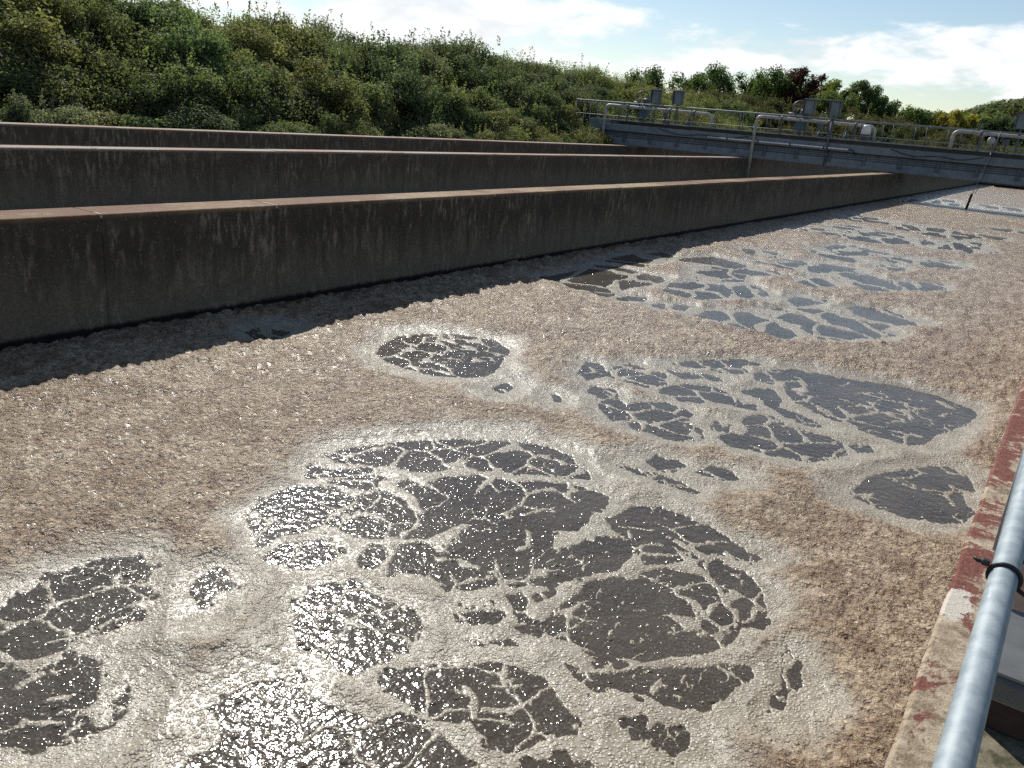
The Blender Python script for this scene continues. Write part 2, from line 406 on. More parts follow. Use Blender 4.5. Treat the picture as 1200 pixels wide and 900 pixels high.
OPEN_WATER = """
-5.90,5.48 -5.93,5.71 -5.76,6.05 -5.50,6.46 -5.19,6.85 -4.77,7.27 -4.39,7.41 -4.07,7.36 -3.77,7.19 -3.55,7.07 -3.71,6.94 -4.05,6.72 -4.41,6.45 -4.71,6.32 -4.80,6.08 -4.97,5.87 -5.13,5.78 -5.30,5.78 -5.52,5.56 -5.73,5.46
-5.71,4.99 -5.79,5.20 -5.64,5.26 -5.45,5.49 -5.35,5.70 -5.25,5.66 -5.36,5.40 -5.48,5.17 -5.64,5.00
-5.46,5.05 -5.33,5.37 -5.22,5.51 -5.07,5.52 -5.01,5.34 -5.04,5.20 -5.24,5.11 -5.34,5.09
-5.43,4.08 -5.54,4.33 -5.60,4.62 -5.54,4.78 -5.34,5.03 -5.15,4.97 -4.98,5.00 -4.96,4.79 -4.94,4.61 -4.87,4.42 -4.87,4.21 -4.94,4.08 -4.91,3.87 -4.95,3.84 -5.15,3.94
-4.86,4.54 -4.86,4.69 -4.91,4.95 -5.02,5.04 -4.98,5.26 -4.86,5.30 -4.59,5.26 -4.31,5.12 -4.23,4.92 -4.29,4.66 -4.41,4.51 -4.65,4.49 -4.80,4.48
-4.93,5.44 -4.88,5.63 -4.63,5.61 -4.70,5.95 -4.49,6.19 -4.21,6.33 -3.86,6.59 -3.57,6.80 -3.24,6.80 -3.17,6.65 -3.17,6.45 -3.11,6.18 -3.10,6.01 -3.23,5.77 -3.14,5.55 -2.96,5.42 -3.01,5.28 -3.02,5.17 -3.13,4.95 -3.27,4.90 -3.46,4.86 -3.58,4.84 -3.69,4.74 -3.85,4.88 -3.91,5.13 -3.89,5.29 -3.98,5.27 -4.01,4.89 -4.14,4.76 -4.20,5.06 -4.45,5.28 -4.62,5.35
-4.77,3.79 -4.81,3.97 -4.68,4.13 -4.62,4.27 -4.37,4.19 -4.33,4.05 -4.39,3.87 -4.51,3.81 -4.63,3.77
-4.19,4.22 -4.25,4.40 -4.22,4.53 -4.09,4.46 -4.00,4.32 -4.02,4.18 -4.11,4.17
-3.87,4.26 -4.00,4.45 -4.09,4.65 -4.01,4.78 -3.90,4.83 -3.74,4.69 -3.65,4.54 -3.67,4.40 -3.80,4.33
-3.72,4.62 -3.62,4.77 -3.50,4.73 -3.40,4.77 -3.24,4.80 -3.12,4.69 -3.26,4.49 -3.35,4.44 -3.48,4.44 -3.60,4.47
-3.27,4.90 -3.13,4.95 -3.01,5.28 -3.00,5.48 -2.92,6.01 -2.71,6.12 -2.53,5.92 -2.52,5.59 -2.60,5.44 -2.72,5.22 -2.80,5.03 -2.90,4.92 -3.01,4.78 -3.18,4.84
-2.97,6.35 -2.96,6.76 -2.77,6.95 -2.49,6.94 -2.21,6.91 -1.90,6.77 -1.63,6.66 -1.64,6.60 -1.77,6.53 -1.92,6.59 -2.01,6.41 -2.15,6.37 -2.03,6.28 -2.19,6.27 -2.30,6.33 -2.45,6.30 -2.58,6.11 -2.71,6.20 -2.85,6.20
-2.49,5.96 -2.47,6.14 -2.33,6.31 -2.21,6.22 -2.14,6.16 -2.23,6.00 -2.36,5.84
-2.54,4.50 -2.56,4.77 -2.57,5.24 -2.45,5.47 -2.30,5.57 -2.32,5.70 -2.18,5.90 -1.92,6.01 -1.74,5.91 -1.53,5.70 -1.37,5.54 -1.35,5.32 -1.45,5.06 -1.63,4.84 -1.79,4.63 -2.00,4.51 -2.14,4.51 -2.31,4.49 -2.41,4.47
-2.02,6.24 -1.90,6.35 -1.65,6.31 -1.42,6.13 -1.30,5.91 -1.27,5.70 -1.34,5.54 -1.44,5.63 -1.55,5.84 -1.76,5.99 -1.92,6.11
-2.19,4.24 -2.13,4.25 -1.98,4.29 -1.87,4.38 -1.75,4.55 -1.52,4.75 -1.38,4.87 -1.33,5.00 -1.21,5.08 -1.15,5.07 -1.12,4.94 -1.17,4.82 -1.17,4.65 -1.23,4.51 -1.35,4.37 -1.46,4.34 -1.59,4.34 -1.69,4.29 -1.79,4.24 -1.86,4.14 -1.98,4.17 -2.07,4.15
-2.15,4.46 -2.07,4.51 -1.84,4.53 -1.87,4.46 -2.03,4.43
-3.18,4.21 -3.17,4.32 -3.07,4.35 -2.97,4.43 -2.84,4.44 -2.82,4.34 -2.94,4.18 -3.06,4.13
-2.96,4.64 -2.90,4.74 -2.80,4.71 -2.73,4.55 -2.64,4.48 -2.70,4.45 -2.81,4.54
-2.80,4.78 -2.77,4.91 -2.70,4.93 -2.71,4.82 -2.74,4.74
-2.85,4.02 -2.75,4.04 -2.72,4.04 -2.78,3.98
-2.72,4.10 -2.64,4.20 -2.55,4.18 -2.62,4.12
-2.68,4.37 -2.57,4.49 -2.49,4.47 -2.49,4.39 -2.59,4.35
-3.89,3.31 -4.07,3.51 -4.13,3.73 -4.02,3.89 -3.92,3.98 -3.77,3.94 -3.62,3.99 -3.47,4.07 -3.25,3.96 -3.12,3.81 -3.11,3.58 -3.16,3.39 -3.19,3.25 -3.30,3.20 -3.49,3.20 -3.66,3.17 -3.80,3.24
-3.01,3.27 -2.97,3.44 -2.84,3.63 -2.73,3.77 -2.55,3.93 -2.37,3.97 -2.21,4.00 -2.07,3.93 -1.93,3.87 -1.81,3.83 -1.78,3.72 -1.87,3.62 -1.93,3.52 -1.97,3.35 -2.06,3.30 -2.21,3.33 -2.35,3.38 -2.42,3.30 -2.51,3.24 -2.68,3.24 -2.84,3.26
-3.37,2.11 -3.32,2.18 -3.33,2.31 -3.47,2.37 -3.58,2.42 -3.61,2.54 -3.61,2.70 -3.56,2.79 -3.39,2.86 -3.47,2.99 -3.40,2.99 -3.32,2.90 -3.13,2.90 -3.00,2.92 -2.90,2.97 -2.76,2.98 -2.71,3.04 -2.55,3.05 -2.50,3.15 -2.35,3.14 -2.21,3.12 -2.08,3.11 -1.96,2.96 -2.41,2.37 -3.23,1.91
-2.72,3.06 -2.66,3.13 -2.53,3.15 -2.48,3.10 -2.56,3.06 -2.64,3.03
-5.48,2.07 -5.57,2.19 -5.62,2.34 -5.66,2.51 -5.68,2.71 -5.63,2.89 -5.48,3.12 -5.28,3.08 -5.15,2.95 -5.17,2.82 -5.03,2.91 -4.96,2.85 -4.97,2.64 -4.81,2.74 -4.77,2.68 -4.76,2.52 -4.79,2.35 -4.83,2.32 -4.84,2.15 -4.74,2.21 -4.82,2.09 -4.84,1.99 -4.95,1.91 -5.14,1.92 -5.36,1.91
-5.05,1.77 -4.97,1.84 -4.83,1.85 -4.63,1.91 -4.69,1.97 -4.68,2.12 -4.60,2.22 -4.47,2.22 -4.32,2.14 -4.18,2.03 -4.14,1.91 -4.19,1.82 -4.29,1.72 -4.38,1.69 -4.32,1.60 -4.40,1.49
-4.38,1.48 -4.31,1.54 -4.25,1.66 -4.18,1.72 -4.13,1.83 -4.05,1.92 -3.95,1.91 -3.94,2.01 -4.01,2.08 -4.09,2.07 -4.09,2.18 -4.02,2.19 -3.95,2.10 -3.90,1.99 -3.93,1.90 -3.92,1.82 -3.98,1.71 -4.10,1.58 -4.29,1.44
-4.80,3.11 -4.91,3.30 -4.81,3.43 -4.59,3.31 -4.66,3.20 -4.51,3.01 -4.54,2.97
-1.00,5.39 -1.01,5.55 -0.88,5.31 -0.80,5.22 -0.80,5.06 -0.85,5.06 -0.82,4.81 -0.89,4.76 -0.92,4.87 -0.88,5.03 -0.92,5.15
-1.57,3.99 -1.53,4.05 -1.46,4.04 -1.43,3.97 -1.49,3.91
-1.39,4.05 -1.29,4.23 -1.23,4.19 -1.19,4.08 -1.23,3.96 -1.32,3.97
-1.87,3.33 -1.77,3.47 -1.59,3.56 -1.43,3.57 -1.89,3.19
-1.33,8.87 -1.30,9.21 -1.14,9.68 -0.93,10.09 -0.61,10.45 -0.36,10.30 -0.29,10.00 -0.38,9.67 -0.23,9.39 -0.17,9.32 -0.21,9.01 -0.49,8.67 -0.75,8.55 -1.01,8.63 -1.25,8.66
-5.55,10.02 -5.73,10.71 -5.55,10.79 -5.23,10.40 -5.32,9.99 -5.44,9.97
-5.22,10.41 -5.35,10.90 -5.23,11.18 -5.03,11.14 -4.65,11.20 -4.45,10.70 -4.55,10.41 -4.82,10.39 -5.01,10.35
-4.77,11.78 -4.56,12.32 -4.14,12.75 -3.76,12.30 -3.99,11.97 -4.34,11.96 -4.62,11.76
-4.23,12.79 -4.01,12.99 -3.76,12.92 -3.97,12.67
-4.66,11.38 -4.44,11.51 -4.14,11.66 -3.86,11.56 -4.12,11.44 -4.33,11.26
-5.07,9.44 -5.05,9.78 -4.83,9.82 -4.59,9.56 -4.32,9.42 -4.32,9.66 -4.05,9.91 -3.78,9.87 -3.60,9.78 -3.57,9.54 -3.83,9.18 -4.08,8.95 -4.25,8.81 -4.45,8.90 -4.65,9.15 -4.90,9.52
-4.07,8.88 -3.87,9.01 -3.76,9.29 -3.58,9.40 -3.31,9.34 -3.16,8.98 -3.31,8.79 -3.56,8.72 -3.77,8.81 -3.92,8.74
-4.36,10.24 -4.35,10.70 -4.12,10.95 -3.80,11.15 -3.47,10.97 -3.25,10.70 -3.11,10.84 -3.05,10.66 -3.21,10.59 -3.51,10.56 -3.72,10.32 -4.01,10.10 -4.18,10.33
-3.23,9.56 -3.26,9.79 -3.10,9.82 -3.04,9.56 -2.81,9.51 -2.81,9.80 -3.00,10.02 -3.02,10.23 -2.93,10.47 -2.78,10.57 -2.49,10.36 -2.10,10.34 -1.81,10.25 -1.68,9.93 -1.75,9.63 -1.97,9.34 -2.17,9.31 -2.32,9.16 -2.58,9.14 -2.76,9.06 -2.95,9.13
-1.69,10.18 -1.54,10.44 -1.45,10.24 -1.57,10.11
-3.45,11.26 -3.37,11.58 -3.16,11.71 -2.91,11.33 -2.86,10.98 -2.55,10.97 -2.16,10.79 -2.19,10.67 -2.45,10.61 -2.73,10.77 -3.09,11.13
-3.61,12.28 -3.50,12.75 -3.26,13.10 -3.04,13.08 -3.14,12.50 -3.27,12.05 -3.46,12.02
-3.05,12.00 -3.11,12.54 -3.07,12.92 -2.89,13.26 -2.60,13.19 -2.14,13.47 -1.66,13.59 -1.16,13.56 -0.71,13.23 -0.61,12.98 -0.63,12.57 -0.78,12.04 -0.92,11.58 -1.00,11.09 -1.12,10.89 -1.38,10.90 -1.71,10.96 -1.97,11.13 -2.33,11.21 -2.69,11.42 -2.78,11.59
-3.53,7.52 -3.44,7.61 -3.21,7.66 -2.97,7.69 -2.74,7.62 -2.58,7.58 -2.64,7.50 -2.82,7.48 -3.10,7.55 -3.35,7.52
-3.37,7.91 -3.31,8.08 -3.09,8.19 -2.97,8.15 -2.99,7.97 -3.11,7.78
-2.83,8.07 -2.73,8.30 -2.55,8.36 -2.39,8.18 -2.52,8.04 -2.71,8.01
-8.14,8.55 -8.40,8.95 -8.56,9.52 -8.41,9.97 -8.02,10.38 -7.43,10.55 -7.02,10.28 -6.55,9.47 -6.43,8.99 -6.56,8.67 -6.92,8.43 -7.36,8.39 -7.75,8.36
-5.99,8.56 -6.04,8.87 -5.91,9.02 -5.81,8.75 -5.85,8.56
-5.31,9.01 -5.20,9.03 -5.09,8.81 -5.16,8.82
-10.04,15.85 -9.88,16.66 -9.99,17.86 -10.05,18.62 -9.66,18.84 -9.28,18.83 -8.32,18.59 -8.04,18.11 -8.09,17.18 -8.18,16.71 -8.13,16.00 -8.46,15.81 -8.85,15.53 -9.22,15.77 -9.66,15.92
-10.32,20.83 -10.25,21.78 -9.89,22.45 -9.46,21.84 -9.42,20.89 -9.32,19.64 -9.65,19.54 -10.18,19.56 -10.25,20.18
-8.43,15.56 -8.00,15.75 -7.49,16.20 -7.33,15.74 -7.58,15.37 -8.19,15.33
-7.48,17.28 -7.67,18.16 -7.42,18.89 -6.84,19.09 -6.37,18.47 -6.26,17.86 -6.57,17.11 -7.00,16.92
-6.94,15.49 -6.78,15.99 -6.39,16.01 -6.38,15.76 -6.68,15.35
-5.95,15.40 -5.84,16.28 -5.28,16.55 -4.67,16.33 -3.99,15.54 -4.03,15.12 -4.41,15.30 -4.88,15.19 -5.50,15.44
-4.05,16.28 -4.10,16.75 -3.80,16.92 -3.20,16.86 -2.92,16.71 -3.26,16.10 -3.58,15.78
-5.21,17.14 -4.92,17.68 -4.35,17.33 -3.98,17.13 -4.18,16.75 -4.62,16.74
-4.68,18.14 -4.32,18.51 -3.76,18.13 -3.13,18.04 -2.85,18.18 -2.87,17.60 -2.57,17.36 -2.72,16.88 -3.29,17.26 -3.76,17.43 -4.07,17.95
-3.93,19.19 -3.69,19.79 -3.15,19.86 -2.73,19.53 -2.42,18.97 -2.72,18.57 -3.27,18.68
-5.07,18.99 -5.03,19.65 -4.55,19.73 -4.54,19.31 -4.79,18.52
-6.51,19.08 -6.42,19.73 -6.09,19.71 -5.49,18.67 -5.59,18.24 -5.99,18.25
-8.00,20.53 -7.56,21.25 -7.02,21.07 -6.67,20.24 -7.10,19.76 -7.50,19.33
-9.12,21.66 -8.94,22.78 -8.63,23.33 -7.50,22.73 -6.30,22.43 -6.92,21.44 -7.61,21.38 -8.26,21.44
-7.81,23.97 -7.13,23.86 -6.76,24.73 -6.06,24.91 -5.15,25.21 -5.05,23.80 -5.62,23.32 -6.63,23.47
-5.86,22.51 -5.47,22.73 -4.94,22.00 -5.21,21.40 -5.69,21.78
-5.14,23.67 -4.70,24.80 -4.04,24.36 -3.56,22.99 -3.96,22.39 -4.61,22.88
-3.87,24.63 -3.52,24.55 -3.17,23.75 -3.42,23.38
-3.25,25.17 -2.91,25.50 -2.70,24.83 -3.00,24.01
-7.16,28.44 -6.66,28.70 -5.53,27.97 -5.58,27.04 -6.43,27.26
-7.12,29.91 -6.65,31.59 -5.32,30.85 -5.78,29.04 -6.63,29.11
-5.09,29.66 -4.23,30.88 -3.31,30.97 -2.92,29.94 -3.53,28.91 -4.63,28.68
-7.20,25.31 -6.52,25.68 -5.28,25.73 -5.41,24.78 -6.32,24.97
-8.81,26.00 -8.09,26.38 -7.67,26.21 -7.57,25.22 -8.24,25.18
-4.85,27.21 -4.48,27.85 -4.14,27.12 -4.48,26.57
-7.54,34.01 -7.79,36.46 -6.84,38.53 -5.69,36.91 -5.34,35.80 -5.91,33.82 -6.75,33.40
-10.07,41.91 -9.80,45.07 -8.07,44.72 -7.42,43.40 -8.64,41.80
-7.37,42.15 -6.43,44.38 -4.75,43.13 -3.79,42.40 -4.32,39.75 -5.32,39.69 -6.49,40.44
-5.34,35.80 -4.97,37.45 -4.12,38.25 -3.34,39.81 -3.44,37.83 -2.54,36.35 -3.38,34.78 -4.24,34.66 -4.80,34.39
-3.74,41.97 -3.74,43.60 -2.97,43.58 -2.91,42.14
-9.27,34.21 -9.03,35.84 -8.15,35.14 -8.20,34.03
-9.30,38.20 -8.40,39.08 -7.80,38.07 -8.47,37.12
-10.36,61.92 -10.38,68.66 -9.05,71.67 -6.40,68.88 -3.76,69.83 -1.65,69.46 -1.46,64.34 -3.69,61.60 -6.03,60.67 -8.06,60.82
-4.22,48.17 -3.16,49.24 -1.72,47.34 -2.98,47.04
-10.25,7.76 -10.30,8.11 -9.86,8.26 -9.75,7.92 -9.87,7.69
"""
FOAM_VEINS = """
0.028 -5.34,6.63 -5.10,6.63 -4.91,6.59 -4.77,6.41
0.069 -5.02,5.41 -4.62,5.35 -4.38,5.23
0.031 -3.71,5.70 -3.64,5.88 -3.50,6.20
0.030 -3.92,5.51 -3.77,5.65
0.057 -3.91,5.32 -3.85,4.88 -3.72,4.71
0.029 -3.43,5.65 -3.28,5.42 -3.32,5.28
0.017 -4.73,4.05 -4.56,3.83
0.025 -2.83,6.31 -2.58,6.46
0.036 -2.40,6.45 -2.06,6.36 -1.77,6.43
0.033 -1.98,6.15 -1.68,5.89 -1.49,5.73 -1.40,5.52
0.032 -2.00,5.59 -1.78,5.59 -1.62,5.47 -1.42,5.40
0.040 -2.56,3.61 -2.45,3.55 -2.36,3.42
0.022 -2.32,3.43 -2.21,3.50 -2.12,3.52
0.027 -2.42,3.75 -2.29,3.86
0.027 -5.32,2.68 -5.19,2.84 -5.10,2.95
0.021 -4.94,2.44 -4.96,2.70 -4.91,2.83
0.026 -4.93,2.14 -4.84,2.38
0.039 -4.63,1.81 -4.65,1.95
0.038 -4.38,1.86 -4.32,1.93
0.033 -1.11,9.55 -0.82,9.46 -0.46,9.67 -0.31,9.85
0.030 -1.24,8.87 -1.10,8.82
0.033 -1.00,9.72 -0.81,9.54
0.038 -2.63,11.64 -2.20,11.36 -1.84,11.05
0.040 -2.28,12.14 -1.83,12.01 -1.39,12.13
0.031 -2.19,12.57 -1.92,13.00 -1.49,12.64 -1.18,12.21 -0.75,12.21
0.030 -2.45,12.11 -2.76,11.87
0.038 -1.90,11.30 -1.36,11.34 -1.05,11.37
0.076 -1.10,13.29 -0.91,13.12
0.052 -8.39,9.33 -8.06,9.37 -8.30,9.85 -8.19,10.15
0.019 -7.55,8.60 -7.14,9.09 -7.15,9.41 -6.91,9.63
0.030 -3.26,5.81 -3.00,5.99 -2.83,5.84
0.017 -3.00,2.59 -2.99,2.78 -2.89,2.82
0.026 -3.27,2.69 -3.14,2.70
"""

# ---------------------------------------------------------------- materials
m_water, n = material('mixed_liquor')
p = n.pos()
near_b = n.voro(p, 30.0)
rnd = n.add('ShaderNodeSeparateColor', {0: n.voro(p, 30.0, 'Color')})
dome = n.math('MULTIPLY', n.math('SUBTRACT', 0.42, near_b, clamp=True), n.ramp(rnd.outputs[0], 0.40, 0.65))
big_b = n.voro(p, 13.0)
rnd2 = n.add('ShaderNodeSeparateColor', {0: n.voro(p, 13.0, 'Color')})
dome2 = n.math('MULTIPLY', n.math('SUBTRACT', 0.36, big_b, clamp=True), n.ramp(rnd2.outputs[0], 0.8, 0.9))
rip = n.noise(p, 12.0, 2.0, 0.55)
fine_r = n.noise(p, 34.0, 3.0, 0.65)
nb = n.bump(n.math('ADD', rip, n.math('MULTIPLY', fine_r, 0.06)), 0.42, 0.030)
nb = n.bump(n.math('ADD', n.math('MULTIPLY', dome, 0.30), n.math('MULTIPLY', dome2, 1.5)), 0.9, 0.03, nb)
blot = n.noise(p, 1.3, 3.0)
film = n.math('MULTIPLY', n.ramp(n.noise(p, 55.0, 3.0, 0.7), 0.50, 0.66), n.ramp(n.noise(p, 2.2, 4.0, 0.6), 0.30, 0.62, 0.18, 0.65))
wc = n.mix(n.ramp(blot, 0.35, 0.65), (0.054, 0.045, 0.034), (0.078, 0.066, 0.050))
wc = n.mix(film, wc, (0.21, 0.185, 0.15))
n.out(principled(n, wc, 0.115, 0.0, 0.20, nb))

m_foam, n = material('foam')
p = n.pos()
fresh = n.add('ShaderNodeAttribute', attribute_name='fresh').outputs['Fac']
lump = n.add('ShaderNodeAttribute', attribute_name='lump').outputs['Fac']
warp = n.noise(p, 1.1, 5.0, 0.6)
fr = n.math('ADD', fresh, n.math('MULTIPLY', n.math('SUBTRACT', warp, 0.5), 0.9), clamp=True)
blotch = n.noise(p, 3.5, 5.0, 0.65)
wob = n.add('ShaderNodeVectorMath', {0: p, 1: n.scaled(n.add('ShaderNodeTexNoise', {'Vector': p, 'Scale': 9.0, 'Detail': 2.0}).outputs['Color'], (0.05, 0.05, 0.05))}, operation='ADD').outputs[0]
b1 = n.voro(wob, 40.0)
b1c = n.add('ShaderNodeSeparateColor', {0: n.voro(wob, 40.0, 'Color')}).outputs
b2 = n.voro(wob, 19.0)
b2c = n.add('ShaderNodeSeparateColor', {0: n.voro(wob, 19.0, 'Color')}).outputs
b3 = n.noise(p, 13.0, 5.0, 0.7)
b4 = n.noise(p, 5.0, 5.0, 0.7, 0.4)
crust = n.mix(n.ramp(blotch, 0.36, 0.64), (0.35, 0.248, 0.145), (0.65, 0.53, 0.36))
scum = n.mix(n.ramp(blotch, 0.35, 0.65), (0.335, 0.297, 0.222), (0.48, 0.44, 0.345))
bead = n.ramp(b1, 0.62, 0.34)
hollow = n.math('MULTIPLY', n.ramp(b3, 0.55, 0.38), 0.85)
clump = n.math('MULTIPLY', n.ramp(b2, 0.38, 0.68), 0.55)
crust = n.mix(n.math('MAXIMUM', n.math('MAXIMUM', n.math('MULTIPLY', n.math('SUBTRACT', 1.0, bead), 0.42), clump), hollow), crust, (0.095, 0.055, 0.034))
scum = n.mix(n.math('MULTIPLY', n.math('SUBTRACT', 1.0, bead), 0.50), scum, (0.13, 0.108, 0.082))
scum = n.mix(n.math('MULTIPLY', n.ramp(b4, 0.46, 0.36), 0.30), scum, (0.20, 0.165, 0.115))
drift = n.noise(n.add('ShaderNodeVectorMath', {0: p, 1: (0.0, 3.0, 0.0)}, operation='ADD').outputs[0], 0.42, 5.0, 0.62, 1.4)
crust = n.mix(n.ramp(drift, 0.55, 0.38, 0.0, 0.5), crust, n.mix(1.0, crust, (0.62, 0.52, 0.42), 'MULTIPLY'))
fc = n.mix(n.ramp(fr, 0.15, 0.80), crust, scum)
size1 = n.math('MULTIPLY_ADD', b1c[0], 0.8, 0.35)
dome = n.math('MULTIPLY', n.math('SQRT', n.math('MAXIMUM', n.math('SUBTRACT', 0.27, n.math('MULTIPLY', b1, b1)), 0.0)), size1)
domeb = n.math('MULTIPLY', n.math('SQRT', n.math('MAXIMUM', n.math('SUBTRACT', 0.20, n.math('MULTIPLY', b2, b2)), 0.0)), n.ramp(b2c[0], 0.55, 0.8))
rough_h = n.math('ADD', n.math('MULTIPLY', b2, -0.8), n.math('MULTIPLY', b3, 2.8))
hh = n.math('ADD', n.math('ADD', n.math('MULTIPLY', dome, 0.95), n.math('MULTIPLY', domeb, 0.7)), n.math('MULTIPLY', rough_h, n.math('MULTIPLY_ADD', fr, -0.94, 1.0)))
nf = n.bump(hh, 0.9, 0.024)
n.out(principled(n, fc, n.math('MULTIPLY_ADD', b1c[1], 0.26, 0.21), 0.0, 0.40, nf))

m_flatfoam, n = material('foam_flat')
p = n.pos()
n.out(principled(n, n.mix(n.noise(p, 3.0), (0.26, 0.18, 0.12), (0.46, 0.36, 0.28)), 0.5, 0, 0.4, n.bump(n.noise(p, 12.0), 1.0, 0.06)))


def concrete_wall_material(name, top_a, top_b, base, algae, moss, far):
    m, n = material(name)
    p = n.pos()
    z = n.add('ShaderNodeSeparateXYZ', {0: p}).outputs['Z']
    nz = n.add('ShaderNodeSeparateXYZ', {0: n.add('ShaderNodeNewGeometry').outputs['True Normal']}).outputs['Z']
    streak = n.noise(n.scaled(p, (3.2, 3.2, 0.28)), 1.0, 6.0, 0.65)
    fine = n.noise(n.scaled(p, (9.0, 9.0, 2.2)), 1.0, 4.0, 0.7)
    cloud_ = n.noise(n.scaled(p, (1.0, 1.0, 0.8)), 0.85, 6.0, 0.66, 0.5)
    grit = n.noise(p, 22.0, 4.0, 0.75)
    zh = n.ramp(n.math('ADD', z, n.math('MULTIPLY', n.math('SUBTRACT', streak, 0.5), 1.7)), 0.25, 1.45)
    col = n.mix(n.math('MULTIPLY', zh, 0.92), base, algae)
    col = n.mix(n.math('MULTIPLY', n.ramp(fine, 0.48, 0.68), n.math('MULTIPLY', n.ramp(cloud_, 0.36, 0.60), 0.85)), col, far)
    col = n.mix(n.math('MULTIPLY', n.ramp(cloud_, 0.55, 0.72), n.ramp(z, 1.3, 0.3, 0.0, 0.55)), col, moss)
    col = n.mix(n.ramp(grit, 0.35, 0.65, 0.35, 0.0), col, (0.012, 0.011, 0.010))
    lich = n.voro(p, 15.0)
    lr = n.add('ShaderNodeSeparateColor', {0: n.voro(p, 15.0, 'Color')}).outputs[0]
    li = n.math('MULTIPLY', n.ramp(lich, 0.22, 0.14), n.math('MULTIPLY', n.ramp(lr, 0.70, 0.78), n.ramp(z, 0.55, 1.3)))
    col = n.mix(n.math('MULTIPLY', li, 0.55), col, (0.30, 0.29, 0.24))
    seam_shade = n.ramp(n.math('ADD', z, n.math('MULTIPLY', n.math('SUBTRACT', fine, 0.5), 0.10)), 0.15, 0.23)
    col = n.mix(seam_shade, (0.010, 0.009, 0.008), col)  # shadow line where wall meets foam, painted into the wall colour
    # weathered coping
    tn = n.noise(p, 0.32, 5.0, 0.65)
    tg = n.noise(p, 9.0, 5.0, 0.7)
    top = n.mix(n.ramp(tn, 0.40, 0.60), top_a, top_b)
    tb = n.noise(p, 2.4, 5.0, 0.7)
    top = n.mix(n.ramp(tg, 0.46, 0.68, 0.0, 0.65), top, (0.10, 0.075, 0.055))
    top = n.mix(n.ramp(tb, 0.56, 0.68, 0.0, 0.28), top, (0.42, 0.36, 0.28))
    lip = n.math('MAXIMUM', n.ramp(nz, 0.35, 0.6), n.math('MULTIPLY', n.ramp(n.math('ADD', z, n.math('MULTIPLY', tg, 0.09)), 1.735, 1.80), 0.7))
    col = n.mix(lip, col, top)
    bp = n.bump(n.math('ADD', grit, n.math('MULTIPLY', tb, 1.5)), 0.8, 0.03)
    n.out(principled(n, col, 0.85, 0.0, 0.25, bp))
    return m


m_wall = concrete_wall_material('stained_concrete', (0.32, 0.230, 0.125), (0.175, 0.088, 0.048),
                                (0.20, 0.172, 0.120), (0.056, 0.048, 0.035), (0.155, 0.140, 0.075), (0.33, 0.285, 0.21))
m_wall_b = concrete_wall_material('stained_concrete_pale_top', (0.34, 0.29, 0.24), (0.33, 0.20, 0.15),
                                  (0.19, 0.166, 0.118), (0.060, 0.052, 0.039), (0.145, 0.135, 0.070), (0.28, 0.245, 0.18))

m_joint, n = material('joint_sealant')
n.out(principled(n, n.mix(n.noise(n.pos(), 30.0), (0.30, 0.27, 0.22), (0.48, 0.44, 0.38)), 0.8, 0, 0.3))
m_joint_d, n = material('dark_joint')
n.out(principled(n, n.mix(n.noise(n.pos(), 6.0), (0.035, 0.031, 0.026), (0.07, 0.062, 0.05)), 0.9, 0, 0.2))

m_coping, n = material('flaking_red_coping')
p = n.pos()
sx = n.add('ShaderNodeSeparateXYZ', {0: p})
g1 = n.noise(p, 2.6, 6.0, 0.7, 0.6)
g2 = n.noise(p, 14.0, 6.0, 0.72)
g3 = n.noise(n.scaled(p, (60.0, 22.0, 40.0)), 1.0, 4.0, 0.7)
cem = n.mix(n.ramp(g2, 0.35, 0.68), (0.50, 0.415, 0.30), (0.29, 0.225, 0.155))
cem = n.mix(n.ramp(g3, 0.54, 0.70, 0.0, 0.75), cem, (0.14, 0.10, 0.065))
g4 = n.noise(p, 5.5, 5.0, 0.75)
cem = n.mix(n.ramp(g4, 0.50, 0.62, 0.0, 0.75), cem, (0.17, 0.12, 0.075))
redness = n.math('ADD', n.math('MULTIPLY_ADD', g1, 2.0, -0.47), n.math('ADD', n.math('MULTIPLY', g2, 0.45), n.ramp(sx.outputs['Y'], 2.3, 4.2, -0.30, 0.08)))
redness = n.math('ADD', redness, n.math('MULTIPLY', n.math('SUBTRACT', g3, 0.5), 0.45))
redness = n.math('SUBTRACT', redness, n.ramp(sx.outputs['X'], -0.02, 0.12, 0.0, 0.24))
red = n.mix(n.ramp(g3, 0.3, 0.7), (0.125, 0.038, 0.028), (0.235, 0.098, 0.072))
col = n.mix(n.ramp(redness, 0.66, 0.76), cem, red)
white_d = n.add('ShaderNodeVectorMath', {0: n.scaled(p, (1.0, 0.45, 1.0)), 1: (-0.045, 3.62 * 0.45, ZT)}, operation='DISTANCE').outputs['Value']
white_m = n.ramp(n.math('ADD', white_d, n.math('MULTIPLY', n.math('ADD', n.math('SUBTRACT', g2, 0.5), n.math('MULTIPLY', n.math('SUBTRACT', g1, 0.5), 0.8)), 0.17)), 0.064, 0.050)
col = n.mix(white_m, col, (0.58, 0.53, 0.45))
n.out(principled(n, col, 0.9, 0.0, 0.25, n.bump(n.math('ADD', n.math('ADD', g2, n.math('MULTIPLY', g4, 0.8)), n.math('MULTIPLY', n.noise(p, 130.0, 4.0, 0.75), 0.5)), 0.9, 0.014)))

m_slab, n = material('mossy_walkway')
p = n.pos()
n.out(principled(n, n.mix(n.ramp(n.noise(p, 9.0, 6.0, 0.7), 0.42, 0.62), (0.21, 0.185, 0.13), (0.060, 0.058, 0.032)), 0.92, 0, 0.2,
                 n.bump(n.noise(p, 45.0, 5.0, 0.7), 0.6, 0.01)))

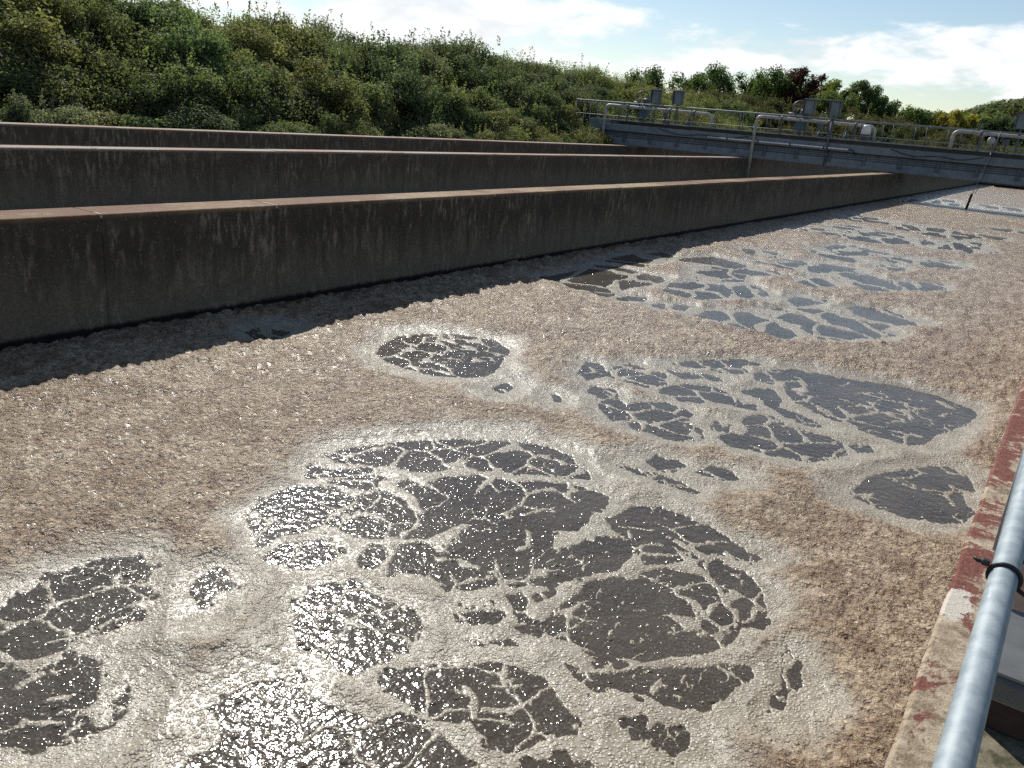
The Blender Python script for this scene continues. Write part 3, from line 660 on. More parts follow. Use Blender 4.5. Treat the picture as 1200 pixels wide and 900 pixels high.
m_galv, n = material('galvanised_steel')
p = n.pos()
g = n.noise(p, 26.0, 4.0, 0.6)
s = n.noise(n.scaled(p, (90.0, 9.0, 90.0)), 1.0, 4.0, 0.7)
gcol = n.mix(n.ramp(g, 0.35, 0.68), (0.24, 0.285, 0.31), (0.34, 0.385, 0.405))
gcol = n.mix(n.ramp(s, 0.60, 0.76, 0.0, 0.6), gcol, (0.56, 0.58, 0.58))
n.out(principled(n, gcol, n.math('MULTIPLY_ADD', g, 0.25, 0.46), 0.20, 0.4, n.bump(s, 0.12, 0.002)))


def paint(name, a, b, rough=0.55, metal=0.0, scale=1.6, dirt=0.5):
    m, n = material(name)
    p = n.pos()
    t = n.noise(p, scale, 5.0, 0.65)
    st = n.noise(n.scaled(p, (5.0, 5.0, 0.7)), 1.0, 5.0, 0.7)
    c = n.mix(n.ramp(t, 0.35, 0.65), a, b)
    c = n.mix(n.ramp(st, 0.50, 0.75, 0.0, dirt), c, tuple(v * 0.4 for v in a))
    n.out(principled(n, c, rough, metal, 0.45, n.bump(t, 0.1, 0.01)))
    return m


m_blue = paint('blue_grey_paint', (0.135, 0.165, 0.185), (0.19, 0.225, 0.245))
m_blue_d = paint('dark_blue_grey_paint', (0.065, 0.082, 0.098), (0.095, 0.115, 0.13))
m_black = paint('black_rubber', (0.012, 0.012, 0.013), (0.025, 0.025, 0.027), 0.5)
m_pipe = paint('weathered_pipe', (0.30, 0.30, 0.28), (0.46, 0.45, 0.41), 0.5, 0.1, 3.0, 0.5)
m_railp = paint('rail_galvanised', (0.17, 0.20, 0.20), (0.27, 0.30, 0.30), 0.6, 0.2)
m_white = paint('white_pipe', (0.72, 0.71, 0.68), (0.80, 0.80, 0.78), 0.5, 0.0, 3.0, 0.15)
m_rust = paint('rusted_steel', (0.030, 0.018, 0.014), (0.060, 0.032, 0.022), 0.85, 0.0, 12.0)
m_greybox = paint('grey_plastic', (0.085, 0.088, 0.086), (0.12, 0.122, 0.118), 0.5, 0.0, 5.0, 0.3)
m_teal = paint('teal_actuator', (0.045, 0.10, 0.13), (0.07, 0.14, 0.17), 0.5, 0.0, 4.0)

m_leaf, n = material('leaves')
oi = n.add('ShaderNodeObjectInfo')
tone = n.add('ShaderNodeAttribute', attribute_name='tone').outputs['Fac']
hue = n.add('ShaderNodeAttribute', attribute_name='hue').outputs['Fac']
base = n.mix(n.ramp(tone, 0.0, 1.0), n.mix(1.0, oi.outputs['Color'], (1.0, 1.04, 1.12), 'MULTIPLY'),
             n.mix(1.0, oi.outputs['Color'], (2.35, 2.35, 2.35), 'MULTIPLY'))
base = n.mix(n.ramp(hue, 0.88, 0.98, 0.0, 0.5), base, (0.135, 0.105, 0.035))
base = n.mix(n.ramp(oi.outputs['Random'], 0.0, 1.0, 0.0, 0.35), base, n.mix(1.0, base, (0.75, 0.85, 0.9), 'MULTIPLY'))
pr = principled(n, base, 0.62, 0.0, 0.16)
tr = n.add('ShaderNodeBsdfTranslucent', {0: n.mix(1.0, base, (1.25, 1.35, 0.7), 'MULTIPLY')})
mx = n.add('ShaderNodeMixShader', {0: 0.48})
n.l.new(pr, mx.inputs[1])
n.l.new(tr.outputs[0], mx.inputs[2])
n.out(mx.outputs[0])

m_bark, n = material('bark')
n.out(principled(n, n.mix(n.noise(n.scaled(n.pos(), (9, 9, 2)), 1.0, 4.0), (0.05, 0.038, 0.028), (0.11, 0.09, 0.07)), 0.9, 0, 0.2))

m_ground, n = material('rough_grass_ground')
p = n.pos()
n.out(principled(n, n.mix(n.noise(p, 0.6, 5.0), (0.045, 0.055, 0.022), (0.10, 0.085, 0.045)), 0.95, 0, 0.1, n.bump(n.noise(p, 3.0, 5.0), 0.8, 0.15)))


# ---------------------------------------------------------------- ground, hill
def bank_height(x, y):
    left = 0.9 + 5.0 * sstep(-x, 33.8, 47.0) + 0.35 * np.sin(y * 0.11) * sstep(-x, 36, 44)
    top = 4.0 * sstep(-x, 5.0, 42.0) + 1.2
    back = 1.1 + top * sstep(y, YEND + 3, YEND + 24)
    h = np.where(x < -33.5, np.maximum(left, np.where(y > YEND + 1, back, 0)), np.where(y > YEND + 0.9, back, -1.6))
    return np.where((x > 2.4) & (y < YEND + 0.9), 1.2, h)


gx = np.concatenate([[-3000, -1200, -500, -250, -140, -90, -70], np.arange(-62, -33.9, 2.0), [-33.55, -33.45, -28, -20, -10, 0, 2.35, 2.45], np.arange(6, 40, 4.0), [60, 100, 200, 500, 1200, 3000]])
gy = np.concatenate([[-3000, -800, -200, -80], np.arange(-40, 110, 3.0), [YEND + 0.85, YEND + 0.95], np.arange(116, 150, 3.0), [170, 220, 300, 420, 700, 1300, 4000]])
GX, GY = np.meshgrid(gx, gy)
GZ = bank_height(GX, GY)
nx, ny = len(gx), len(gy)
ii = np.arange(nx * ny).reshape(ny, nx)
gq = np.stack([ii[:-1, :-1], ii[:-1, 1:], ii[1:, 1:], ii[1:, :-1]], -1).reshape(-1, 4)
ground = bpy.data.objects.new('ground', grid_mesh('ground', np.stack([GX, GY, GZ], -1).reshape(-1, 3), gq, m_ground))
COL.objects.link(ground)
tag(ground, kind='structure')


# ---------------------------------------------------------------- leaves
def leaf_mesh(name, c, size, tone, hue, nrm=None, aspect=0.55):
    k = len(c)
    if nrm is None:
        nrm = rng.normal(size=(k, 3))
    nrm = nrm / np.linalg.norm(nrm, axis=1, keepdims=True)
    a = np.cross(nrm, rng.normal(size=(k, 3)))
    a /= np.linalg.norm(a, axis=1, keepdims=True) + 1e-9
    b = np.cross(nrm, a)
    s = size[:, None]
    fold = nrm * s * 0.18
    v = np.stack([c - a * s, c + b * s * aspect + fold, c + a * s, c - b * s * aspect + fold], 1).reshape(-1, 3)
    q = np.arange(4 * k).reshape(k, 4)
    return grid_mesh(name, v, q, m_leaf, False, {'tone': np.repeat(tone, 4), 'hue': np.repeat(hue, 4)})


def crown_points(k, blobs, shell=0.30):
    """leaf centres spread through a set of (x, y, z, r) clumps, with outward normals"""
    blobs = np.array(blobs)
    wgt = blobs[:, 3] ** 2
    pick = rng.choice(len(blobs), k, p=wgt / wgt.sum())
    d = rng.normal(size=(k, 3))
    d /= np.linalg.norm(d, axis=1, keepdims=True)
    rr = blobs[pick, 3] * (1 - (1 - shell) * rng.random(k) ** 1.6) * (0.86 + 0.28 * rng.random(k))
    c = blobs[pick, :3] + d * rr[:, None] * np.array([1, 1, 0.85])
    nrm = d + rng.normal(size=(k, 3)) * 0.55 + np.array([0, 0, 0.35])
    return c, nrm, pick


def make_shrub_mesh(name, rad, height, leaves, clumps, leaf=0.12, shoots=10):
    blobs = []
    for i in range(clumps):
        t = rng.random() * 2 * math.pi
        q = math.sqrt(rng.random()) * rad * 0.85
        z = height * (0.08 + 0.74 * rng.random()) * (1 - 0.35 * (q / rad) ** 2)
        blobs.append((q * math.cos(t), q * math.sin(t), z, rad * (0.22 + 0.24 * rng.random())))
    c, nrm, pick = crown_points(leaves, blobs)
    tone = np.clip(0.25 + 0.5 * rng.random(len(blobs))[pick] + 0.3 * (rng.random(leaves) - 0.5), 0, 1)
    hue = rng.random(leaves) * 0.85 + 0.15 * rng.random(len(blobs))[pick]
    cs, ns, ts, hs = [c], [nrm], [tone], [hue]
    for i in range(shoots):                                   # thin upright shoots breaking the outline
        t = rng.random() * 2 * math.pi
        q = math.sqrt(rng.random()) * rad * 0.8
        z0 = height * (0.75 + 0.15 * rng.random())
        ln = 0.35 + 0.75 * rng.random()
        m = 22
        u = rng.random(m)
        lean = rng.normal(size=2) * 0.25
        cs.append(np.stack([q * math.cos(t) + lean[0] * u * ln + rng.normal(size=m) * 0.05,
                            q * math.sin(t) + lean[1] * u * ln + rng.normal(size=m) * 0.05, z0 + u * ln], 1))
        ns.append(rng.normal(size=(m, 3)))
        ts.append(0.5 + 0.5 * rng.random(m))
        hs.append(rng.random(m))
    c, nrm = np.concatenate(cs), np.concatenate(ns)
    size = leaf * (0.6 + 0.8 * rng.random(len(c)))
    return leaf_mesh(name, c, size, np.concatenate(ts), np.concatenate(hs), nrm)


def make_stems_mesh(rad, height, k=7):
    b = MB()
    for i in range(k):
        t = 2 * math.pi * i / k + random.random()
        e = rad * (0.3 + 0.3 * random.random())
        b.tube([(0.1 * math.cos(t), 0.1 * math.sin(t), -0.3), (e * 0.5 * math.cos(t), e * 0.5 * math.sin(t), height * 0.4),
                (e * math.cos(t), e * math.sin(t), height * 0.8)], [0.05, 0.035, 0.012], 5)
    return b.mesh('stems', m_bark)


SHRUBS = [make_shrub_mesh('foliage', 1.80, 2.7, 8000, 20, 0.072, 3),
          make_shrub_mesh('foliage', 1.65, 3.0, 8000, 22, 0.070, 4),
          make_shrub_mesh('foliage', 2.05, 2.5, 8500, 24, 0.076, 2),
          make_shrub_mesh('foliage', 1.55, 2.6, 7000, 18, 0.064, 5),
          make_shrub_mesh('foliage', 1.95, 2.8, 8500, 26, 0.068, 3)]
STEMS = [make_stems_mesh(1.7, 2.6), make_stems_mesh(1.5, 3.0)]

KINDS = {
    'dark': ((0.062, 0.076, 0.042), 'dark green shrub in the overgrown bank behind the concrete walls', 'dark green shrubs on the bank'),
    'mid': ((0.080, 0.098, 0.046), 'mid green leafy shrub in the overgrown bank behind the concrete walls', 'mid green shrubs on the bank'),
    'grey': ((0.092, 0.100, 0.064), 'grey-green dusty shrub in the overgrown bank behind the concrete walls', 'grey-green shrubs on the bank'),
    'yellow': ((0.092, 0.092, 0.037), 'yellow-green shrub turning autumnal on the bank left of the footbridge', 'yellow-green shrubs on the bank'),
    'olive': ((0.105, 0.104, 0.048), 'olive brown shrub in the overgrown bank behind the concrete walls', 'olive brown shrubs on the bank'),
    'ochre': ((0.062, 0.056, 0.028), 'ochre scrub bush seen low behind the footbridge railings', 'ochre scrub behind the footbridge'),
    'green_far': ((0.040, 0.050, 0.024), 'green bush seen low behind the footbridge railings', 'green bushes behind the footbridge'),
}


def place_shrub(kind, x, y, scale=1.0, zs=1.0, dz=-0.25):
    col, label, group = KINDS[kind]
    z = float(bank_height(np.array(float(x)), np.array(float(y)))) + dz
    t = thing('shrub', (x, y, z), label, 'shrub', group)
    t.rotation_euler = (0, 0, random.random() * 6.28)
    t.scale = (scale, scale, scale * zs)
    f = sub('foliage', random.choice(SHRUBS), t)
    v = 0.8 + 0.4 * random.random()
    f.color = (col[0] * v * (0.92 + 0.16 * random.random()), col[1] * v, col[2] * v, 1)
    if y < 75:
        sub('stems', random.choice(STEMS), t)
    return t


def fval(x, y, s, seed):
    return float(vnoise(np.array(x / s), np.array(y / s), seed))


for row, (bx, step) in enumerate(((-34.9, 2.3), (-37.4, 2.5), (-40.0, 2.7), (-42.7, 2.9), (-45.4, 3.0), (-48.2, 3.4))):
    y = 11.0 + row * 1.3
    while y < 112:
        x = bx + random.uniform(-0.7, 0.7)
        a, b_ = fval(x, y, 7.0, 3), fval(x, y, 4.0, 8)
        if y > 60 and a + 0.35 * b_ > 0.48:
            kind = 'yellow'
        elif row == 0 and b_ > 0.42:
            kind = 'olive' if a > 0.55 else 'grey'
        elif a > 0.66:
            kind = 'olive'
        elif a > 0.42:
            kind = 'mid' if b_ > 0.4 else 'grey'
        else:
            kind = 'dark' if b_ > 0.35 else 'mid'
        place_shrub(kind, x, y + random.uniform(-0.6, 0.6), random.uniform(0.95, 1.45) * (0.68 if row == 0 else 1.0), random.uniform(0.7, 1.05))
        y += step * random.uniform(0.85, 1.15) * (1.0 if y < 70 else 1.35)

for row, by in enumerate((117.0, 122.0, 127.5, 133.0)):
    x = -50.0 + row
    while x < 8:
        kind = 'ochre' if fval(x, by, 6.0, 21) > 0.40 else 'green_far'
        place_shrub(kind, x, by + random.uniform(-1, 1), random.uniform(1.1, 1.5), random.uniform(0.8, 1.05))
        x += random.uniform(2.6, 3.8)

# bramble carpet along the foot of the bank
k = 42000
c = np.stack([-33.4 - 2.2 * rng.random(k), 10 + 100 * rng.random(k) ** 1.5, np.zeros(k)], 1)
c[:, 2] = 1.0 + (0.5 + 0.75 * vnoise(c[:, 0] * 0.9, c[:, 1] * 0.7, 5)) * rng.random(k) ** 0.5 * sstep(-c[:, 0], 33.3, 34.0)
bramble = bpy.data.objects.new('bramble', leaf_mesh('bramble', c, 0.06 + 0.07 * rng.random(k), np.clip(vnoise(c[:, 0] * 2, c[:, 1] * 2, 9) + 0.3 * rng.random(k), 0, 1), rng.random(k), rng.normal(size=(k, 3)) + np.array([0.5, -0.2, 0.9])))
bramble.color = (0.066, 0.080, 0.042, 1)
COL.objects.link(bramble)
tag(bramble, 'low pale green brambles spilling along the far concrete wall', 'brambles', kind='stuff')


# thin leafy growth filling the spaces between the shrubs
k = 150000
c = np.stack([-34.2 - 16.5 * rng.random(k), 10 + 102 * rng.random(k) ** 1.25, np.zeros(k)], 1)
patch = vnoise(c[:, 0] * 0.55, c[:, 1] * 0.45, 61)
c[:, 2] = bank_height(c[:, 0], c[:, 1]) + (0.9 + 2.3 * patch) * rng.random(k) ** 0.6 * sstep(-c[:, 0], 33.8, 37.5)
under = bpy.data.objects.new('undergrowth', leaf_mesh('undergrowth', c, 0.04 + 0.055 * rng.random(k), np.clip(0.2 + 0.5 * vnoise(c[:, 0] * 1.5, c[:, 1] * 1.2, 66) + 0.4 * (rng.random(k) - 0.5), 0, 1), np.clip(rng.random(k) * 0.9 + 0.1 * patch, 0, 1)))
under.color = (0.088, 0.096, 0.048, 1)
COL.objects.link(under)
tag(under, 'thin leafy undergrowth filling the spaces between the shrubs on the bank', 'undergrowth', kind='stuff')


# ---------------------------------------------------------------- trees beyond the bridge
def make_tree(x, y, ztop, width, color, label, group=None, leaves=6500, leaf=0.19, airy=0.05):
    z0 = float(bank_height(np.array(float(x)), np.array(float(y)))) - 0.2
    h = ztop - z0
    width *= 1.2
    t = thing('tree', (x, y, z0), label, 'tree', group)
    b = MB()
    b.tube([(0, 0, 0), (0.1, 0, h * 0.3), (0.0, 0.15, h * 0.62), (0.1, 0.1, h * 0.9)], [0.24, 0.19, 0.12, 0.03], 8)
    blobs = []
    for i in range(16):
        u = 0.34 + 0.58 * (i + random.random() * 0.7) / 16
        th = i * 2.4 + random.random()
        q = width * 0.5 * (0.30 + 0.62 * random.random()) * math.sin(math.pi * min(1.0, (1.06 - u) * 1.05 + 0.12)) ** 0.7
        e = (q * math.cos(th), q * math.sin(th), h * u)
        b.tube([(0, 0, h * u * 0.72), (e[0] * 0.5, e[1] * 0.5, h * u * 0.86), e], [0.08, 0.05, 0.015], 5)
        blobs.append((*e, width * (0.10 + 0.09 * random.random())))
    blobs.append((0, 0, h * 0.92, width * 0.13))
    c, nrm, pick = crown_points(leaves, blobs, airy)
    tone = np.clip(0.2 + 0.55 * rng.random(len(blobs))[pick] + 0.35 * (rng.random(leaves) - 0.5), 0, 1)
    me = leaf_mesh('crown', c, leaf * (0.6 + 0.8 * rng.random(leaves)), tone, rng.random(leaves) * 0.92, nrm)
    sub('trunk', b.mesh('trunk', m_bark), t)
    cr = sub('crown', me, t)
    cr.color = (*color, 1)
    return t


make_tree(-68, 139, 12.4, 9.0, (0.058, 0.080, 0.036), 'green tree at the left end of the row above the far scrub')
make_tree(-38.0, 143, 10.2, 8.0, (0.066, 0.084, 0.030), 'low bushy green tree below the light green one')
make_tree(-46.5, 155, 11.8, 9.0, (0.052, 0.074, 0.030), 'green tree behind and below the dark red tree')
make_tree(-54.5, 156, 11.6, 9.0, (0.055, 0.076, 0.030), 'green tree filling the gap behind the tallest rounded one')
make_tree(-62, 146, 12.6, 7.5, (0.045, 0.065, 0.030), 'dark green tree left of the others above the far scrub', None)
make_tree(-57, 142, 13.6, 8.5, (0.055, 0.080, 0.034), 'tallest rounded green tree beyond the bank left of the bridge panels')
make_tree(-52.5, 150, 12.6, 7.0, (0.065, 0.085, 0.030), 'smaller green tree right of the tallest rounded one')
make_tree(-48.5, 147, 14.0, 8.5, (0.060, 0.085, 0.028), 'broad green tree just left of the dark red tree')
make_tree(-44.0, 145, 14.4, 6.5, (0.050, 0.022, 0.020), 'dark red copper-leaved tree behind the second pair of panels')
make_tree(-40.5, 152, 13.0, 8.0, (0.085, 0.100, 0.026), 'light green tree just right of the dark red tree')
make_tree(-35.5, 150, 13.0, 6.5, (0.050, 0.072, 0.032), 'green tree with a ragged top right of the second panels')
make_tree(-33.0, 156, 11.0, 6.0, (0.048, 0.070, 0.030), 'low green tree ending the row of trees on the right')
make_tree(-29.5, 160, 9.6, 8.0, (0.060, 0.082, 0.028), 'low rounded tree behind the bare middle of the bridge')
make_tree(-25.5, 165, 9.4, 7.5, (0.075, 0.085, 0.026), 'low olive tree between the green and yellow ones')
make_tree(-22.0, 160, 9.8, 6.0, (0.150, 0.125, 0.026), 'small tree turning yellow beyond the railings')
make_tree(-18.8, 162, 8.8, 6.0, (0.125, 0.125, 0.034), 'pale yellow-green small tree right of the yellow one')
make_tree(-14.5, 158, 9.0, 6.5, (0.026, 0.040, 0.022), 'dark conifer-like tree at the foot of the wooded hill')
make_tree(-10.0, 165, 9.4, 8.0, (0.050, 0.068, 0.026), 'green tree in front of the wooded hill at right')
make_tree(-4.0, 160, 9.6, 8.0, (0.060, 0.070, 0.028), 'green tree in front of the wooded hill at the far right edge')

# wooded hill at right
hx = np.linspace(-190, 260, 46)
hy = np.linspace(330, 760, 30)
HX, HY = np.meshgrid(hx, hy)


def hill_height(x, y):
    prof = 8 + 21 * sstep(x, -110, -10) + 20 * sstep(x, -10, 130)
    return prof * sstep(y, 330, 480) * (1 - 0.4 * sstep(y, 560, 760)) + 2.0 * fbm(x / 40, y / 40, 4, 3)


HZ = hill_height(HX, HY) - 3.0 + 1.0
ii = np.arange(HX.size).reshape(HX.shape)
hq = np.stack([ii[:-1, :-1], ii[:-1, 1:], ii[1:, 1:], ii[1:, :-1]], -1).reshape(-1, 4)
hill = bpy.data.objects.new('hill', grid_mesh('hill', np.stack([HX, HY, HZ], -1).reshape(-1, 3), hq, m_ground))
COL.objects.link(hill)
tag(hill, kind='structure')
nb_ = 1800
bx_ = rng.uniform(-170, 90, nb_)
by_ = rng.uniform(345, 560, nb_)
bz_ = hill_height(bx_, by_) + 1.5
br_ = rng.uniform(2.2, 4.4, nb_)
c, nrm, pick = crown_points(150000, np.stack([bx_, by_, bz_, br_], 1), 0.75)
tone = np.clip(0.1 + 0.7 * rng.random(nb_)[pick] + 0.3 * (rng.random(len(c)) - 0.5), 0, 1)
wood = bpy.data.objects.new('far_wood', leaf_mesh('far_wood', c, 0.42 + 0.4 * rng.random(len(c)), tone, (rng.random(nb_) * 0.93)[pick], nrm, 0.8))
wood.color = (0.068, 0.082, 0.036, 1)
COL.objects.link(wood)
tag(wood, 'wooded green hillside far behind the footbridge at right', 'wood', kind='stuff')


# ---------------------------------------------------------------- foam and water in the near lane
water = MB().add([(X1 - 0.3, -12, 0), (0.3, -12, 0), (0.3, YEND + 0.2, 0), (X1 - 0.3, YEND + 0.2, 0)], [(0, 1, 2, 3)]).build('water', m_water)
tag(water, kind='structure')
fl = MB()
for xa, xb in ((X3 - 3, X2 - 0.4), (X2 - 0.3, X1 - 0.4)):
    fl.add([(xa, -12, 0.03), (xb, -12, 0.03), (xb, YEND + 0.2, 0.03), (xa, YEND + 0.2, 0.03)], [(0, 1, 2, 3)])
fl.add([(X1 - 0.2, -12, 0.03), (0.2, -12, 0.03), (0.2, -1.6, 0.03), (X1 - 0.2, -1.6, 0.03)], [(0, 1, 2, 3)])
fo = fl.build('foam_far', m_flatfoam)
tag(fo, 'brown foam filling the lanes hidden behind the division walls', 'foam', kind='stuff')

CAMH = 3.6
phi = np.linspace(R(72), math.atan(CAMH / (YEND + 0.5)), 800)
rad = CAMH / np.tan(phi)
th = np.linspace(R(-14), R(98), 1180)
TH, RD = np.meshgrid(th, rad)
FX, FY = -RD * np.sin(TH), RD * np.cos(TH)
ok = (FX > X1 - 0.6) & (FX < 0.12) & (FY < YEND + 0.1) & (FY > -1.7)
okq = ok[:-1, :-1] & ok[:-1, 1:] & ok[1:, 1:] & ok[1:, :-1]
idm = np.arange(FX.size).reshape(FX.shape)
fq = np.stack([idm[:-1, :-1], idm[1:, :-1], idm[1:, 1:], idm[:-1, 1:]], -1)[okq]
used = np.unique(fq)
remap = np.zeros(FX.size, dtype=np.int64)
remap[used] = np.arange(len(used))
fq = remap[fq]
fx, fy, fr_ = FX.ravel()[used], FY.ravel()[used], RD.ravel()[used]

# signed depth inside the patches of open water (positive over water)
wamp = 0.010 + 0.0035 * fr_
hf = np.clip(1.5 - fr_ / 11.0, 0.12, 1.0)
qx = fx + wamp * (fbm(fx * 3.2, fy * 3.2, 11, 3) + hf * fbm(fx * 11, fy * 11, 12, 4, 0.7))
qy = fy + wamp * (fbm(fx * 3.2, fy * 3.2, 15, 3) + hf * fbm(fx * 11, fy * 11, 16, 4, 0.7)) * (1 + 0.05 * fr_)
depth = np.full(len(fx), -3.0)


def seg_dist(x, y, a, b):
    ab = b - a
    t = np.clip(((x - a[0]) * ab[0] + (y - a[1]) * ab[1]) / (ab @ ab + 1e-12), 0, 1)
    return np.hypot(x - a[0] - t * ab[0], y - a[1] - t * ab[1])


def parse(line):
    return np.array([[float(v) for v in s.split(',')] for s in line.split()])


for line in OPEN_WATER.strip().split('\n'):
    P = parse(line)
    lo, hi = P.min(0) - 1.6, P.max(0) + 1.6
    s_ = np.where((qx > lo[0]) & (qx < hi[0]) & (qy > lo[1]) & (qy < hi[1]))[0]
    x_, y_ = qx[s_], qy[s_]
    d = np.full(len(s_), 9.0)
    inside = np.zeros(len(s_), bool)
    for i in range(len(P)):
        a, b = P[i], P[(i + 1) % len(P)]
        d = np.minimum(d, seg_dist(x_, y_, a, b))
        cr = (a[1] > y_) != (b[1] > y_)
        inside ^= cr & (x_ < (b[0] - a[0]) * (y_ - a[1]) / (b[1] - a[1] + 1e-12) + a[0])
    depth[s_] = np.maximum(depth[s_], np.where(inside, d, -d))
depth += 0.006 * np.maximum(fr_ - 9, 0) * (depth > -1.5)
outer = depth.copy()
for line in FOAM_VEINS.strip().split('\n'):
    hw, rest = line.split(' ', 1)
    P = parse(rest)
    lo, hi = P.min(0) - 0.8, P.max(0) + 0.8
    s_ = np.where((qx > lo[0]) & (qx < hi[0]) & (qy > lo[1]) & (qy < hi[1]))[0]
    d = np.full(len(s_), 9.0)
    for a, b in zip(P[:-1], P[1:]):
        d = np.minimum(d, seg_dist(qx[s_], qy[s_], a, b))
    wv = float(hw) * (0.65 + 0.7 * vnoise(qx[s_] * 4, qy[s_] * 4, 31))
    depth[s_] = np.minimum(depth[s_], d - wv)
# hair-thin threads and flecks of foam adrift on the open water
tx, ty = qx + 0.11 * fbm(fx * 2.3, fy * 2.3, 33, 4, 0.6), qy + 0.11 * fbm(fx * 2.3, fy * 2.3, 37, 4, 0.6)
f1, f2, cid = cells(tx * 2.1, ty * 2.1, 5)
thread = (f2 - f1) / 2.1 * 0.5 - (0.008 + 0.0028 * fr_) * sstep(fbm(fx * 1.3, fy * 1.3, 41, 3), -0.45, 0.10)
f1b, f2b, cidb = cells(tx * 5.0 + ty * 1.2, ty * 3.4, 6)
thread2 = (f2b - f1b) / 5.0 * 0.5 - (0.003 + 0.0013 * fr_) * (hf > 0.3) * sstep(fbm(fx * 2.9, fy * 2.9, 44, 3), 0.05, 0.40)
far_t = sstep(fr_, 13.0, 16.5)
thread = thread + 0.6 * far_t
ux, uy = fx + 0.5 * fbm(fx * 0.7, fy * 0.7, 34, 3), fy + 0.9 * fbm(fx * 0.7, fy * 0.5, 38, 3)
f1c, f2c, cidc = cells(ux * 0.78 + uy * 0.16, uy * 0.50, 8)
thread3 = (f2c - f1c) / 0.7 * 0.5 - 0.0052 * fr_ * far_t + 0.5 * (1 - far_t)
thread = np.minimum(thread, thread3)
fleck_n = np.maximum(fbm(fx * 17, fy * 13, 51, 3), fbm(fx * 41, fy * 33, 55, 2) * 0.80)
fleck = (0.56 - 0.16 * sstep(fbm(fx * 1.1, fy * 1.1, 58, 2), -0.2, 0.5) - fleck_n + 0.5 * (1 - hf)) * 0.16
pos_d = np.where(depth > 0, np.minimum(np.minimum(depth, thread), np.minimum(thread2, fleck)), depth)
# ragged pinholes near the rims
rim = sstep(-depth, 0.16, 0.0) * (depth <= 0)
hole_n = fbm(fx * 8, fy * 8, 63, 4)
pos_d = np.where((depth <= 0) & (hole_n * rim * hf > 0.30), 0.02, pos_d)
depth = pos_d

solid = sstep(-depth, -0.001, 0.004 + 0.0008 * fr_)
slow = sstep(-depth, 0.0, 0.22 + 0.004 * fr_)
thick = 0.008 + 0.046 * sstep(-outer, 0.05, 0.60)
sp = np.maximum(0.0017 * fr_, (fr_ ** 2 + CAMH ** 2) / CAMH * 0.0015 * 0.4)


def res(size):
    return np.clip(size / (1.9 * sp) - 0.35, 0, 1)


la, _, ia = cells(fx / 0.034, fy / 0.034, 71)
lb, _, ib = cells(fx / 0.075, fy / 0.075, 72)
lc, _, ic = cells(fx / 0.16 + 0.4 * fbm(fx * 3, fy * 3, 76, 2), fy / 0.16, 73)
ld, _, idd = cells(fx / 0.30 + 0.3 * fbm(fx * 2, fy * 2, 77, 2), fy / 0.42, 74)


def dm(f):
    return np.clip(0.5 - 0.9 * f * f, -0.25, 0.5)


far_ = sstep(fr_, 7, 13)
lumps = (0.012 * dm(la) * (0.5 + ia) * res(0.034) + 0.026 * dm(lb) * (0.4 + 0.8 * ib) * res(0.075)
         + (0.016 + 0.052 * far_) * dm(lc) * (0.3 + ic) * res(0.16) + 0.085 * dm(ld) * (0.3 + idd) * res(0.36) * sstep(fr_, 9, 22))
lumps = np.maximum(lumps, -0.016 - 0.002 * (fr_ > 9))
und = 0.020 * fbm(fx * 1.4, fy * 1.4, 81, 3)
newness = 1 - sstep(-outer + 0.40 * fbm(fx * 0.8, fy * 0.8, 91, 4, 0.6) + 0.003 * np.maximum(fr_ - 6, 0), 0.0, 0.70)
newness = np.where(outer > 0, 1.0, newness)
age = 1 - 0.72 * newness
fz = -0.016 * (1 - solid) + solid * (0.005 + thick * slow * (0.8 + 0.2 * age) + (lumps * (0.10 + 1.85 * (age - 0.28)) + und * age) * slow + 0.003 * fbm(fx * 30, fy * 30, 99, 2) * slow)
# foam runs into the wall; the shadow seam is painted into the wall colour
fme = grid_mesh('foam', np.stack([fx, fy, fz], 1), fq, m_foam, True, {'fresh': newness, 'lump': lumps})
foam = bpy.data.objects.new('foam', fme)
COL.objects.link(foam)
tag(foam, 'thick brown and grey bubbly foam crust broken by dark open patches', 'foam', kind='stuff')


# ---------------------------------------------------------------- division walls
def wall(x0, x1, ys, zt, mat, label, gap=0.002):
    t = thing('concrete_wall', ((x0 + x1) / 2, ys[0], -1.5), label, 'wall')
    for a, b in zip(ys[:-1], ys[1:]):
        dz = random.uniform(-0.006, 0.006)
        MB().box(x0 + random.uniform(-0.004, 0.004), x1 + random.uniform(-0.004, 0.004), a + gap, b - gap, -1.5, zt + dz, 0.012).build('wall_panel', mat, t)
        MB().box(x0 + 0.03, x1 - 0.010, b - gap, b + gap, -1.5, zt - 0.03).build('joint', m_joint_d, t)
        MB().box(x1 - random.uniform(0.12, 0.4), x1 + 0.004, b - 0.018, b + random.uniform(0.008, 0.03), zt - 0.05, zt + 0.010, 0.005).build('joint_sealant', m_joint, t)
    return t


ys1 = [-12, -6, 0, 3.05, 6.15, 9.2, 12.29, 15.46, 18.6, 21.72, 24.89, 28.0, 31.22, 35, 39, 43, 48, 53, 58, 64.8, 72, 80, 90, 100, YEND]
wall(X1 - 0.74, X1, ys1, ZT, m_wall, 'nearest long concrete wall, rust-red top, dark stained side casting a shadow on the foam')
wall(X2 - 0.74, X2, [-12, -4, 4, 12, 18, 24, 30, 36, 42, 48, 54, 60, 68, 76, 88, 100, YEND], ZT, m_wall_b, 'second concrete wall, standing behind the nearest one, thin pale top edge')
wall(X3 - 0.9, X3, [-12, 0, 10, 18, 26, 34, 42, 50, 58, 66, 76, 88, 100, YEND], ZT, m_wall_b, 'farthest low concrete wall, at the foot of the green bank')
endw = MB().box(X3 - 0.9, 2.4, YEND + 0.02, YEND + 0.8, -1.5, ZT - 0.01, 0.02).build('end_wall', m_wall_b)
